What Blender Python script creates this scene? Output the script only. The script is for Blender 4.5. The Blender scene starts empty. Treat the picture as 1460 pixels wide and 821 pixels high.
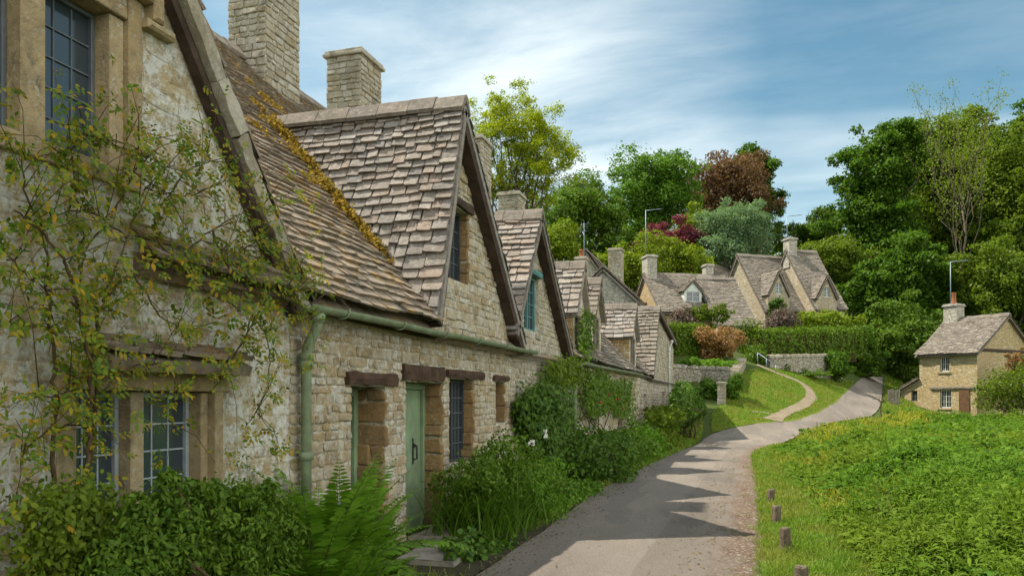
# A lane of stone cottages in a village: everything is built here from mesh code and node materials.
import bpy, math, random
import numpy as np
from mathutils import Vector, Matrix
from mathutils.geometry import tessellate_polygon

scene = bpy.context.scene
COL = scene.collection
R = math.radians

# ------------------------------------------------------------------ camera frame used to measure places
F = 1100.0; CX = 730.0; HY = 570.0; EYE = 1.7
TH = math.atan(345.0 / F); S_, C_ = math.sin(TH), math.cos(TH)

def LD(lat, dep, z=0.0):                       # lateral, depth, height -> world
    return Vector((lat * C_ - dep * S_, lat * S_ + dep * C_, z))
def P(px, py, d):                              # sight line through a photo pixel, at a depth in metres
    return LD((px - CX) / F * d, d, EYE + (HY - py) / F * d)
def W(px, py, X):                              # where a sight line meets the plane x = X
    a = -X; k = (px - CX) / F
    Y = a * (C_ + k * S_) / (S_ - k * C_)
    d = a * S_ + Y * C_
    return Vector((X, Y, EYE + (HY - py) / F * d))
def G(px, py, z=0.0):                          # where a sight line meets the level z
    d = (EYE - z) * F / (py - HY)
    return LD((px - CX) / F * d, d, z)

# ------------------------------------------------------------------ mesh builder
class MB:
    def __init__(s):
        s.v = []; s.f = []; s.m = []; s.sm = []
    def add(s, verts, faces, mat=0, smooth=False):
        b = len(s.v)
        s.v.extend([tuple(p) for p in verts])
        for f in faces:
            s.f.append(tuple(i + b for i in f)); s.m.append(mat); s.sm.append(smooth)
    def frame_box(s, O, U, V, N, u0, u1, v0, v1, n0, n1, mat=0, bev=0.0):
        O, U, V, N = Vector(O), Vector(U), Vector(V), Vector(N)
        if bev <= 0:
            pts = [O + U*u + V*v + N*n for n in (n0, n1) for v in (v0, v1) for u in (u0, u1)]
            s.add(pts, [(0,1,3,2),(4,6,7,5),(0,4,5,1),(2,3,7,6),(0,2,6,4),(1,5,7,3)], mat)
        else:
            b = bev
            pts = []
            for n in (n0, n1):
                for (u, v) in ((u0+b,v0+b),(u1-b,v0+b),(u1-b,v1-b),(u0+b,v1-b)):
                    pts.append(O + U*u + V*v + N*n)
            for n in (n0 + b, n1 - b):
                for (u, v) in ((u0,v0),(u1,v0),(u1,v1),(u0,v1)):
                    pts.append(O + U*u + V*v + N*n)
            fs = [(3,2,1,0),(4,5,6,7)]
            for i in range(4):
                j = (i+1) % 4
                fs += [(8+i,8+j,12+j,12+i),(i,j,8+j,8+i),(12+i,12+j,4+j,4+i)]
            s.add(pts, fs, mat)
    def box(s, c, size, rz=0.0, mat=0, bev=0.0):
        U = Vector((math.cos(rz), math.sin(rz), 0)); V = Vector((-math.sin(rz), math.cos(rz), 0)); N = Vector((0,0,1))
        x, y, z = size
        s.frame_box(c, U, V, N, -x/2, x/2, -y/2, y/2, -z/2, z/2, mat, bev)
    def tube(s, pts, radii, sides=6, mat=0, cap=True):
        pts = [Vector(p) for p in pts]
        n = len(pts)
        if not hasattr(radii, '__len__'): radii = [radii] * n
        verts = []; prev = None
        for i, p in enumerate(pts):
            t = (pts[min(i+1, n-1)] - pts[max(i-1, 0)])
            if t.length < 1e-9: t = Vector((0,0,1))
            t.normalize()
            if prev is None:
                a = Vector((0,0,1)) if abs(t.z) < 0.9 else Vector((1,0,0))
                x = t.cross(a).normalized()
            else:
                x = (prev - t * prev.dot(t))
                x = x.normalized() if x.length > 1e-6 else t.orthogonal().normalized()
            prev = x; y = t.cross(x)
            for k in range(sides):
                a = 2*math.pi*k/sides
                verts.append(p + (x*math.cos(a) + y*math.sin(a)) * radii[i])
        fs = []
        for i in range(n-1):
            for k in range(sides):
                k2 = (k+1) % sides
                fs.append((i*sides+k, i*sides+k2, (i+1)*sides+k2, (i+1)*sides+k))
        if cap:
            fs.append(tuple(range(sides))[::-1]); fs.append(tuple(range((n-1)*sides, n*sides)))
        s.add(verts, fs, mat, True)
    def slab(s, O, U, V, N, poly, holes=(), n0=-0.35, n1=0.0, mat=0):
        """a polygon with holes in the (u, v) plane, with thickness n0..n1"""
        O, U, V, N = Vector(O), Vector(U), Vector(V), Vector(N)
        loops = [[Vector((a, b, 0)) for a, b in poly]] + [[Vector((a, b, 0)) for a, b in h] for h in holes]
        tris = tessellate_polygon(loops)
        flat = [p for l in loops for p in l]
        nv = len(flat)
        pts = [O + U*p.x + V*p.y + N*n1 for p in flat] + [O + U*p.x + V*p.y + N*n0 for p in flat]
        fs = []
        for t in tris:
            fs.append(tuple(t)); fs.append(tuple(i + nv for i in reversed(t)))
        o = 0
        for l in loops:
            k = len(l)
            for i in range(k):
                j = (i + 1) % k
                fs.append((o+i, o+j, o+j+nv, o+i+nv))
            o += k
        s.add(pts, fs, mat)
    def build(s, name, mats, parent=None, **props):
        me = bpy.data.meshes.new(name)
        o0 = ROOTLOC.get(parent.name, Vector((0,0,0))) if parent is not None else Vector((0,0,0))
        vs = s.v if o0.length == 0 else [(x-o0.x, y-o0.y, z-o0.z) for x, y, z in s.v]
        me.from_pydata(vs, [], s.f)
        if not isinstance(mats, (list, tuple)): mats = [mats]
        for m in mats: me.materials.append(m)
        me.polygons.foreach_set('material_index', np.array(s.m, dtype=np.int32))
        me.polygons.foreach_set('use_smooth', np.array(s.sm, dtype=bool))
        me.update()
        return link(name, me, parent, props)

ROOTLOC = {}
def link(name, me, parent, props):
    o = bpy.data.objects.new(name, me)
    COL.objects.link(o)
    if parent is not None:
        o.parent = parent
        ROOTLOC[o.name] = ROOTLOC.get(parent.name, Vector((0,0,0)))
    else:
        ROOTLOC[o.name] = Vector((0,0,0))
    for k, v in props.items():
        if v: o[k] = v
    return o

def thing(name, label, category, loc=(0,0,0), group=None):
    o = bpy.data.objects.new(name, None)
    COL.objects.link(o); o.location = loc; o.empty_display_size = 0.3
    ROOTLOC[o.name] = Vector(loc)
    o['label'] = label; o['category'] = category
    if group: o['group'] = group
    return o

def build_np(name, verts, faces, mats, parent=None, midx=None, **props):
    """verts (n,3) array; faces list of (m,k) int arrays"""
    me = bpy.data.meshes.new(name)
    o0 = ROOTLOC.get(parent.name, Vector((0,0,0))) if parent is not None else Vector((0,0,0))
    v = np.asarray(verts, dtype=np.float32) - np.array(o0, dtype=np.float32)
    me.vertices.add(len(v)); me.vertices.foreach_set('co', v.ravel())
    idx = np.concatenate([f.ravel() for f in faces]).astype(np.int32)
    tot = np.concatenate([np.full(len(f), f.shape[1], dtype=np.int32) for f in faces])
    start = np.concatenate([[0], np.cumsum(tot)[:-1]]).astype(np.int32)
    me.loops.add(len(idx)); me.loops.foreach_set('vertex_index', idx)
    me.polygons.add(len(tot)); me.polygons.foreach_set('loop_start', start); me.polygons.foreach_set('loop_total', tot)
    if not isinstance(mats, (list, tuple)): mats = [mats]
    for m in mats: me.materials.append(m)
    if midx is not None:
        me.polygons.foreach_set('material_index', np.asarray(midx, dtype=np.int32))
    me.update(calc_edges=True); me.validate()
    return link(name, me, parent, props)

# ------------------------------------------------------------------ materials
def new_mat(name):
    m = bpy.data.materials.new(name); m.use_nodes = True
    nt = m.node_tree; nt.nodes.clear()
    return m, nt
class NT:
    def __init__(s, nt): s.nt = nt
    def n(s, t, **kw):
        nd = s.nt.nodes.new(t)
        for k, v in kw.items():
            if k == 'inp':
                for a, b in v.items(): nd.inputs[a].default_value = b
            else: setattr(nd, k, v)
        return nd
    def l(s, a, b): s.nt.links.new(a, b)
    def coord(s): return s.n('ShaderNodeTexCoord').outputs['Object']
    def pos(s): return s.n('ShaderNodeNewGeometry').outputs['Position']
    def noise(s, vec, scale, detail=6, rough=0.6, dist=0.0, dim='3D'):
        nd = s.n('ShaderNodeTexNoise'); nd.inputs['Scale'].default_value = scale; nd.inputs['Detail'].default_value = detail
        nd.inputs['Roughness'].default_value = rough; nd.inputs['Distortion'].default_value = dist
        if vec is not None: s.l(vec, nd.inputs['Vector'])
        return nd.outputs['Fac']
    def ramp(s, fac, stops, interp='LINEAR'):
        nd = s.n('ShaderNodeValToRGB'); cr = nd.color_ramp; cr.interpolation = interp
        while len(cr.elements) > 1: cr.elements.remove(cr.elements[-1])
        for i, (p, c) in enumerate(stops):
            e = cr.elements[0] if i == 0 else cr.elements.new(p)
            e.position = p
            if not hasattr(c, '__len__'): c = (c, c, c)
            e.color = (*c[:3], 1)
        s.l(fac, nd.inputs['Fac']); return nd.outputs['Color']
    def mix(s, fac, a, b, mode='MIX'):
        nd = s.n('ShaderNodeMix', data_type='RGBA', blend_type=mode)
        for sock, v in ((nd.inputs[0], fac), (nd.inputs[6], a), (nd.inputs[7], b)):
            if hasattr(v, 'links') or isinstance(v, bpy.types.NodeSocket): s.l(v, sock)
            elif hasattr(v, '__len__'): sock.default_value = (*v[:3], 1)
            else: sock.default_value = v
        return nd.outputs[2]
    def math(s, op, a, b=None, clamp=False):
        nd = s.n('ShaderNodeMath', operation=op, use_clamp=clamp)
        for i, v in enumerate((a, b)):
            if v is None: continue
            if isinstance(v, bpy.types.NodeSocket): s.l(v, nd.inputs[i])
            else: nd.inputs[i].default_value = v
        return nd.outputs[0]
    def mapping(s, vec, scale=(1,1,1), rot=(0,0,0), loc=(0,0,0)):
        nd = s.n('ShaderNodeMapping'); s.l(vec, nd.inputs['Vector'])
        nd.inputs['Scale'].default_value = scale; nd.inputs['Rotation'].default_value = rot; nd.inputs['Location'].default_value = loc
        return nd.outputs[0]
    def bump(s, h, strength=0.5, dist=0.02, nrm=None):
        nd = s.n('ShaderNodeBump'); nd.inputs['Strength'].default_value = strength; nd.inputs['Distance'].default_value = dist
        s.l(h, nd.inputs['Height'])
        if nrm is not None: s.l(nrm, nd.inputs['Normal'])
        return nd.outputs[0]
    def out(s, shader):
        o = s.n('ShaderNodeOutputMaterial'); s.l(shader, o.inputs['Surface'])
    def princ(s, col, rough=0.8, spec=0.3, nrm=None, metal=0.0):
        p = s.n('ShaderNodeBsdfPrincipled')
        if isinstance(col, bpy.types.NodeSocket): s.l(col, p.inputs['Base Color'])
        else: p.inputs['Base Color'].default_value = (*col[:3], 1)
        if isinstance(rough, bpy.types.NodeSocket): s.l(rough, p.inputs['Roughness'])
        else: p.inputs['Roughness'].default_value = rough
        p.inputs['Specular IOR Level'].default_value = spec; p.inputs['Metallic'].default_value = metal
        if nrm is not None: s.l(nrm, p.inputs['Normal'])
        return p.outputs[0]
    def island(s): return s.n('ShaderNodeNewGeometry').outputs['Random Per Island']

def mat_plain(name, col, rough=0.6, spec=0.3, var=0.25, scale=6.0, bump=0.3, metal=0.0, wear=None):
    m, nt = new_mat(name); t = NT(nt); c = t.pos()
    n1 = t.noise(c, scale, 8, 0.65)
    f = t.ramp(n1, [(0.3, 1 - var), (0.7, 1 + var * 0.4)])
    colr = t.mix(1.0, col, f, 'MULTIPLY')
    if wear:
        wf = t.ramp(t.noise(t.mapping(c, (1, 1, .45)), 11, 9, 0.75), [(0.57, 0.0), (0.63, 1.0)])
        colr = t.mix(t.math('MULTIPLY', wf, .75), colr, wear)
        st = t.ramp(t.noise(t.mapping(c, (5, 5, .5)), 2.2, 6, 0.7), [(0.45, 0.0), (0.7, 1.0)])
        colr = t.mix(t.math('MULTIPLY', st, .35), colr, (wear[0]*.6, wear[1]*.6, wear[2]*.6))
    t.out(t.princ(colr, rough, spec, t.bump(t.noise(c, scale * 6, 4), bump, 0.01), metal))
    return m

def mat_stone(name, pal, lichen=(0.50, 0.48, 0.42), lich_amt=0.45, dark_amt=0.45, lscale=2.3, ochre=0.0, rough=0.9, bump=0.6, speck=0.55):
    """separate stones: each island takes its own colour from the palette; blotches of lichen and soot with their own outline"""
    m, nt = new_mat(name); t = NT(nt); c = t.pos()
    k = len(pal)
    base = t.ramp(t.island(), [(i / (k - 1), p) for i, p in enumerate(pal)])
    n1 = t.noise(c, 9, 8, 0.7)
    base = t.mix(1.0, base, t.ramp(n1, [(0.25, 0.62), (0.75, 1.22)]), 'MULTIPLY')
    dk = t.ramp(t.noise(c, lscale * 0.8, 9, 0.72), [(dark_amt - 0.09, 1.0), (dark_amt + 0.05, 0.0)])
    base = t.mix(t.math('MULTIPLY', dk, 0.75), base, (0.10, 0.085, 0.06))
    if ochre:
        oc = t.ramp(t.noise(t.mapping(c, loc=(7, 3, 1)), lscale * 1.3, 8, 0.7), [(1 - ochre - 0.06, 0.0), (1 - ochre + 0.05, 1.0)])
        base = t.mix(t.math('MULTIPLY', oc, 0.8), base, (0.42, 0.24, 0.05))
    li = t.ramp(t.noise(t.mapping(c, loc=(3, 11, 5)), lscale * 1.6, 12, 0.78), [(1 - lich_amt - 0.04, 0.0), (1 - lich_amt + 0.05, 1.0)])
    base = t.mix(t.math('MULTIPLY', li, 0.85), base, lichen)
    sp = t.math('MULTIPLY', t.ramp(t.noise(t.mapping(c, loc=(1, 5, 9)), 21, 7, 0.75), [(0.56, 0.0), (0.61, 1.0)]), t.ramp(t.noise(c, 1.6, 3), [(0.4, 0.15), (0.6, 1.0)]))
    base = t.mix(t.math('MULTIPLY', sp, speck), base, tuple(min(.8, q*1.08) for q in lichen))
    ds = t.ramp(t.noise(t.mapping(c, loc=(8, 2, 4)), 15, 7, 0.75), [(0.58, 0.0), (0.64, 1.0)])
    base = t.mix(t.math('MULTIPLY', ds, speck*.7), base, (0.09, 0.08, 0.06))
    h = t.math('ADD', t.noise(c, 26, 8, 0.75), t.math('MULTIPLY', t.noise(c, 90, 4, .7), 0.5))
    h = t.math('ADD', h, t.math('MULTIPLY', t.noise(c, 8, 4, .6), 1.2))
    t.out(t.princ(base, rough, 0.2, t.bump(h, bump, 0.03)))
    return m

def mat_rubble(name, pal, mortar, sx=3.6, sz=7.5, lichen=(0.5, 0.48, 0.42), lich_amt=0.35, dark_amt=0.36, bump=0.9):
    """rubble walling in one material, for walls farther off: cells with joints in three dimensions"""
    m, nt = new_mat(name); t = NT(nt); c = t.pos()
    w = t.n('ShaderNodeVectorMath', operation='ADD')
    nz = t.n('ShaderNodeTexNoise', inp={'Scale': 3.0, 'Detail': 3.0}); t.l(c, nz.inputs['Vector'])
    sc = t.n('ShaderNodeVectorMath', operation='SCALE', inp={'Scale': 0.12}); t.l(nz.outputs['Color'], sc.inputs[0])
    t.l(c, w.inputs[0]); t.l(sc.outputs[0], w.inputs[1])
    mp = t.mapping(w.outputs[0], (sx, sx, sz))
    v1 = t.n('ShaderNodeTexVoronoi', feature='F1', inp={'Scale': 1.0}); t.l(mp, v1.inputs['Vector'])
    v2 = t.n('ShaderNodeTexVoronoi', feature='DISTANCE_TO_EDGE', inp={'Scale': 1.0}); t.l(mp, v2.inputs['Vector'])
    sep = t.n('ShaderNodeSeparateColor'); t.l(v1.outputs['Color'], sep.inputs[0])
    k = len(pal)
    base = t.ramp(sep.outputs[0], [(i / (k - 1), p) for i, p in enumerate(pal)])
    joint = t.ramp(v2.outputs['Distance'], [(0.0, 0.0), (0.09, 1.0)])
    base = t.mix(joint, mortar, base)
    base = t.mix(1.0, base, t.ramp(t.noise(c, 8, 8, 0.7), [(0.25, 0.65), (0.75, 1.2)]), 'MULTIPLY')
    dk = t.ramp(t.noise(c, 1.6, 9, 0.72), [(dark_amt - 0.09, 1.0), (dark_amt + 0.05, 0.0)])
    base = t.mix(t.math('MULTIPLY', dk, 0.65), base, (0.11, 0.095, 0.07))
    li = t.ramp(t.noise(t.mapping(c, loc=(3, 11, 5)), 3.2, 12, 0.78), [(1 - lich_amt - 0.04, 0.0), (1 - lich_amt + 0.05, 1.0)])
    base = t.mix(t.math('MULTIPLY', li, 0.8), base, lichen)
    h = t.math('ADD', joint, t.math('MULTIPLY', t.noise(c, 24, 8, 0.7), 0.6))
    t.out(t.princ(base, 0.92, 0.2, t.bump(h, bump, 0.03)))
    return m

def mat_leaf(name, cols, trans=0.35, rough=0.55, spec=0.18, patch=0.0, pscale=0.5, patchcol=None, gain=(1.75, 1.45, 0.9)):
    m, nt = new_mat(name); t = NT(nt)
    cols = [tuple(c*g for c, g in zip(q, gain)) for q in cols]
    k = len(cols)
    base = t.ramp(t.island(), [(i / (k - 1), p) for i, p in enumerate(cols)])
    if patch:
        f = t.ramp(t.noise(t.pos(), pscale, 3, 0.5), [(0.42, 0.0), (0.6, 1.0)])
        base = t.mix(t.math('MULTIPLY', f, patch), base, patchcol)
    pr = t.princ(base, rough, spec)
    tr = t.n('ShaderNodeBsdfTranslucent')
    t.l(t.mix(1.0, base, (1.25, 1.3, 0.7), 'MULTIPLY'), tr.inputs['Color'])
    mx = t.n('ShaderNodeMixShader', inp={'Fac': trans}); t.l(pr, mx.inputs[1]); t.l(tr.outputs[0], mx.inputs[2])
    t.out(mx.outputs[0])
    return m

def mat_glass(name, tint=(0.02, 0.03, 0.035), rough=0.06, spec=0.9):
    m, nt = new_mat(name); t = NT(nt); c = t.pos()
    n = t.bump(t.noise(c, 5, 2), 0.06, 0.02)
    t.out(t.princ(tint, rough, spec, n))
    return m

M = {}
# honey limestone of the terrace, paler lime-washed and lichened near gable
M['honey'] = mat_stone('honey_limestone', [(0.33,0.245,0.14),(0.46,0.37,0.235),(0.53,0.445,0.31),(0.40,0.30,0.165),(0.52,0.465,0.365),(0.44,0.31,0.15),(0.57,0.515,0.41)], lichen=(0.62,0.60,0.53), lich_amt=0.45, dark_amt=0.39, ochre=0.31, lscale=3.4, bump=.9)
M['pale'] = mat_stone('weathered_limestone', [(0.50,0.38,0.20),(0.58,0.47,0.28),(0.54,0.42,0.24),(0.62,0.54,0.38),(0.46,0.35,0.19)], lichen=(0.78,0.78,0.72), lich_amt=0.50, dark_amt=0.42, ochre=0.36, lscale=3.8, bump=1.0, speck=0.8)
M['mortar'] = mat_stone('lime_mortar', [(0.52,0.41,0.24),(0.55,0.45,0.28)], lichen=(0.74,0.73,0.66), lich_amt=0.48, dark_amt=0.415, ochre=0.32, lscale=3.8, bump=1.0, speck=0.8)
M['grey_rubble_blocks'] = mat_stone('grey_limestone', [(0.32,0.27,0.19),(0.42,0.37,0.28),(0.47,0.42,0.33),(0.36,0.29,0.18),(0.50,0.46,0.38)], lich_amt=0.42, dark_amt=0.42, ochre=0.2)
M['dressed'] = mat_stone('dressed_stone', [(0.40,0.30,0.16),(0.46,0.36,0.21),(0.38,0.28,0.145)], lich_amt=0.36, dark_amt=0.41, ochre=0.30, lscale=3.4, bump=0.7)
M['flag'] = mat_plain('worn_flagstone', (0.30,0.265,0.215), .9, .2, .5, 4, .8)
M['jamb'] = mat_stone('brown_jamb_stone', [(0.24,0.145,0.06),(0.32,0.20,0.085),(0.28,0.18,0.085),(0.36,0.23,0.09)], lich_amt=0.12, dark_amt=0.40, bump=0.8)
M['rubble'] = mat_rubble('rubble_wall', [(0.36,0.29,0.18),(0.48,0.41,0.29),(0.42,0.34,0.22),(0.54,0.48,0.37)], (0.34,0.28,0.19))
M['rubble_grey'] = mat_rubble('grey_rubble_wall', [(0.36,0.325,0.26),(0.50,0.455,0.38),(0.43,0.385,0.31),(0.56,0.52,0.44)], (0.30,0.27,0.21), sx=3.4, sz=6.5)
M['rubble_honey'] = mat_rubble('honey_rubble_wall', [(0.42,0.30,0.14),(0.52,0.40,0.22),(0.46,0.34,0.17),(0.56,0.46,0.29)], (0.36,0.28,0.16), lich_amt=0.22, dark_amt=0.3)
M['dry_stone'] = mat_rubble('dry_stone_wall', [(0.32,0.28,0.21),(0.44,0.39,0.30),(0.38,0.32,0.23),(0.5,0.46,0.38)], (0.09,0.08,0.06), sx=4.0, sz=10.0)
M['slate_pink'] = mat_stone('pinkish_stone_slate', [(0.25,0.205,0.165),(0.33,0.275,0.225),(0.28,0.25,0.215),(0.38,0.325,0.27),(0.22,0.20,0.18),(0.34,0.265,0.205),(0.35,0.32,0.28),(0.18,0.155,0.13)], lichen=(0.48,0.46,0.41), lich_amt=0.36, dark_amt=0.40, lscale=4.0, ochre=0.2, bump=0.7)
M['slate_brown'] = mat_stone('brown_stone_slate', [(0.24,0.18,0.125),(0.31,0.24,0.17),(0.27,0.225,0.17),(0.36,0.28,0.20),(0.22,0.18,0.14)], lichen=(0.42,0.39,0.32), lich_amt=0.36, dark_amt=0.41, lscale=2.4, ochre=0.41, bump=0.8)
M['slate_grey'] = mat_stone('grey_stone_slate', [(0.16,0.135,0.105),(0.25,0.21,0.165),(0.20,0.17,0.135),(0.31,0.265,0.21),(0.18,0.155,0.13)], lichen=(0.40,0.37,0.31), lich_amt=0.36, dark_amt=0.43, lscale=2.2, ochre=0.15, bump=0.6)
M['timber_dark'] = mat_plain('dark_weathered_timber', (0.075,0.05,0.036), 0.85, 0.2, 0.6, 5, 0.8)
M['timber_lintel'] = mat_plain('brown_timber_lintel', (0.085,0.05,0.032), 0.85, 0.2, 0.6, 7, 1.0)
M['timber_grey'] = mat_plain('silvered_timber', (0.26,0.22,0.17), 0.9, 0.2, 0.5, 6, 0.8)
M['post'] = mat_plain('weathered_oak_post', (0.17,0.13,0.09), 0.9, 0.15, 0.6, 14, 0.9)
M['sage'] = mat_plain('sage_green_paint', (0.215,0.30,0.165), 0.6, 0.25, 0.3, 4, 0.3, wear=(0.26,0.27,0.20))
M['sage_dark'] = mat_plain('dark_green_panel_paint', (0.10,0.155,0.085), 0.5, 0.35, 0.2, 4, 0.15)  # darker green paint of the door's inner panel
M['gutter'] = mat_plain('green_iron_paint', (0.22,0.28,0.165), 0.65, 0.25, 0.35, 7, 0.4, wear=(0.20,0.14,0.08))
M['iron'] = mat_plain('black_iron', (0.02,0.02,0.02), 0.5, 0.4, 0.2, 20, 0.2)
M['lead'] = mat_plain('grey_lead_bars', (0.09,0.11,0.12), 0.55, 0.4, 0.3, 10, 0.2)
M['teal'] = mat_plain('teal_paint', (0.10,0.22,0.21), 0.55, 0.3, 0.3, 8, 0.2)
M['white_paint'] = mat_plain('old_white_paint', (0.62,0.64,0.58), 0.6, 0.3, 0.2, 5, 0.15)
M['dark_frame'] = mat_plain('charcoal_window_frame', (0.05,0.055,0.055), 0.6, 0.3, 0.3, 8, 0.2)
M['glass'] = mat_glass('old_window_glass')
M['glass_sky'] = mat_glass('leaded_window_glass', (0.03,0.045,0.055), 0.10, 1.0)
M['terracotta'] = mat_plain('terracotta', (0.36,0.13,0.06), 0.85, 0.2, 0.35, 9, 0.5)
M['metal'] = mat_plain('aerial_metal', (0.22,0.27,0.30), 0.5, 0.4, 0.2, 6, 0.1, 0.5)
M['bark'] = mat_plain('tree_bark', (0.10,0.075,0.05), 0.95, 0.1, 0.6, 7, 1.0)
M['stem'] = mat_plain('woody_stem', (0.10,0.07,0.035), 0.9, 0.15, 0.5, 12, 0.6)
M['green_stem'] = mat_plain('green_stem', (0.10,0.115,0.035), 0.7, 0.2, 0.5, 12, 0.3)
M['moss'] = mat_leaf('ochre_moss', [(0.12,0.09,0.02),(0.24,0.17,0.025),(0.34,0.23,0.03),(0.17,0.15,0.035),(0.28,0.17,0.03)], 0.1, 0.95, 0.05, gain=(1.2, 1.1, 1.0))
M['door_brown'] = mat_plain('old_brown_door_paint', (0.16,0.085,0.045), .7, .2, .4, 6, .3)
M['jamb_honey'] = mat_stone('orange_limestone', [(0.34,0.22,0.09),(0.44,0.30,0.13),(0.40,0.26,0.10),(0.48,0.36,0.19)], lich_amt=0.22, dark_amt=0.38, ochre=.25, bump=.8)
M['bark_grey'] = mat_plain('grey_brown_bark', (0.15,0.12,0.08), .95, .1, .5, 7, .8)
M['pale_lead'] = mat_plain('pale_blue_grey_casement', (0.33,0.37,0.38), .6, .3, .3, 8, .2)
# ------------------------------------------------------------------ shapes: scanlines, slates, rubble, windows
def spans(loops, v):
    xs = []
    for l in loops:
        k = len(l)
        for i in range(k):
            (a, b), (c, d) = l[i], l[(i+1) % k]
            if (b <= v) != (d <= v):
                xs.append(a + (v - b) * (c - a) / (d - b))
    xs.sort()
    return [(xs[i], xs[i+1]) for i in range(0, len(xs) - 1, 2)]

def subtract(iv, holes):
    for h0, h1 in holes:
        out = []
        for a, b in iv:
            if h1 <= a or h0 >= b: out.append((a, b)); continue
            if h0 > a: out.append((a, h0))
            if h1 < b: out.append((h1, b))
        iv = out
    return iv

def slates(mb, O, U, V, N, poly, holes=(), e0=0.24, e1=0.12, w0=0.2, w1=0.42, th=0.03, seed=1, wob=0.0, mat=0, deck=True, sag=0.0):
    rng = random.Random(seed)
    O, U, V, N = Vector(O), Vector(U), Vector(V), Vector(N)
    v0 = min(p[1] for p in poly); v1 = max(p[1] for p in poly)
    u_lo = min(p[0] for p in poly); u_hi = max(p[0] for p in poly)
    L = v1 - v0
    ph = rng.random() * 6
    def nn(u, v):
        a = (u - u_lo) / max(u_hi - u_lo, 0.01)
        return (wob * (math.sin(u * 0.9 + ph) + 0.6 * math.sin(u * 2.3 + v * 1.3 + ph * 2) + 0.5 * math.sin(v * 1.7 + ph))
                - sag * math.sin(math.pi * min(max((v - v0) / L, 0), 1)))
    v = v0
    row = 0
    while v < v1 - 0.03:
        tt = (v - v0) / L
        e = (e0 + (e1 - e0) * tt) * rng.uniform(0.9, 1.1)
        vm = min(v + e * 0.5, v1 - 0.01)
        iv = spans([poly], vm)
        for h in holes: iv = subtract(iv, spans([h], vm))
        for a, b in iv:
            u = a + rng.uniform(-0.02, 0.01)
            while u < b - 0.02:
                w = rng.uniform(w0, w1) * (1.0 - 0.25 * tt)
                if b - (u + w) < w0 * 0.5: w = b - u + rng.uniform(-0.005, 0.02)
                g = rng.uniform(0.002, 0.012)
                ua, ub = u + g, u + w - g
                jl = rng.uniform(-0.035, 0.028) * (e / 0.2); jr = jl + rng.uniform(-0.012, 0.012)
                t0 = th * rng.uniform(0.6, 1.5)
                ll = t0 + th * 0.75 + rng.uniform(0, 0.012); lr = ll + rng.uniform(-0.008, 0.008)
                r_ = min((ub - ua) * rng.uniform(.05, .14), 0.035)
                vt = min(v + e + 0.05, v1 + 0.02)
                q = [(ua, v + jl + r_*rng.uniform(.2, .8), ll), (ua + r_, v + jl + rng.uniform(-.006, .008), ll),
                     (ub - r_, v + jr + rng.uniform(-.006, .008), lr), (ub, v + jr + r_*rng.uniform(.2, .8), lr),
                     (ub - rng.uniform(0, .01), vt, th * 0.55), (ua + rng.uniform(0, .01), vt, th * 0.55)]
                pts = [O + U*x + V*y + N*(n + nn(x, y)) for x, y, n in q]
                pts += [O + U*x + V*y + N*(n - t0 + nn(x, y)) for x, y, n in q[:4]]
                mb.add(pts, [(0,1,2,3,4,5), (6,7,1,0), (7,8,2,1), (8,9,3,2), (0,5,6), (3,9,4)], mat)
                u += w
        v += e; row += 1
    if deck:
        # the boarding under the slates, cut to the same outline
        mb.slab(O, U, V, N, poly, holes, n0=-0.10 - abs(wob) * 2 - sag, n1=-0.02 - abs(wob) * 2.1 - sag, mat=mat)

def ridge_caps(mb, A, B, half=0.2, drop=0.16, seed=1, mat=0, seg=0.45):
    rng = random.Random(seed)
    A, B = Vector(A), Vector(B); D = B - A; L = D.length; D.normalize()
    side = D.cross(Vector((0,0,1))).normalized(); up = side.cross(D).normalized()
    x = 0.0
    while x < L - 0.05:
        l = min(seg * rng.uniform(0.8, 1.25), L - x)
        o = up * rng.uniform(-0.012, 0.015); t = 0.045
        pts = []
        for xx in (x + 0.004, x + l - 0.006):
            c = A + D*xx + o
            pts += [c - side*half - up*drop, c - side*half*0.32 + up*0.02, c + up*0.045, c + side*half*0.32 + up*0.02, c + side*half - up*drop,
                    c + side*(half-.02) - up*(drop+t), c - up*t, c - side*(half-.02) - up*(drop+t)]
        fs = [(i, (i+1) % 8, 8 + (i+1) % 8, 8 + i) for i in range(8)] + [tuple(range(8))[::-1], tuple(range(8, 16))]
        mb.add(pts, fs, mat)
        x += l

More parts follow.
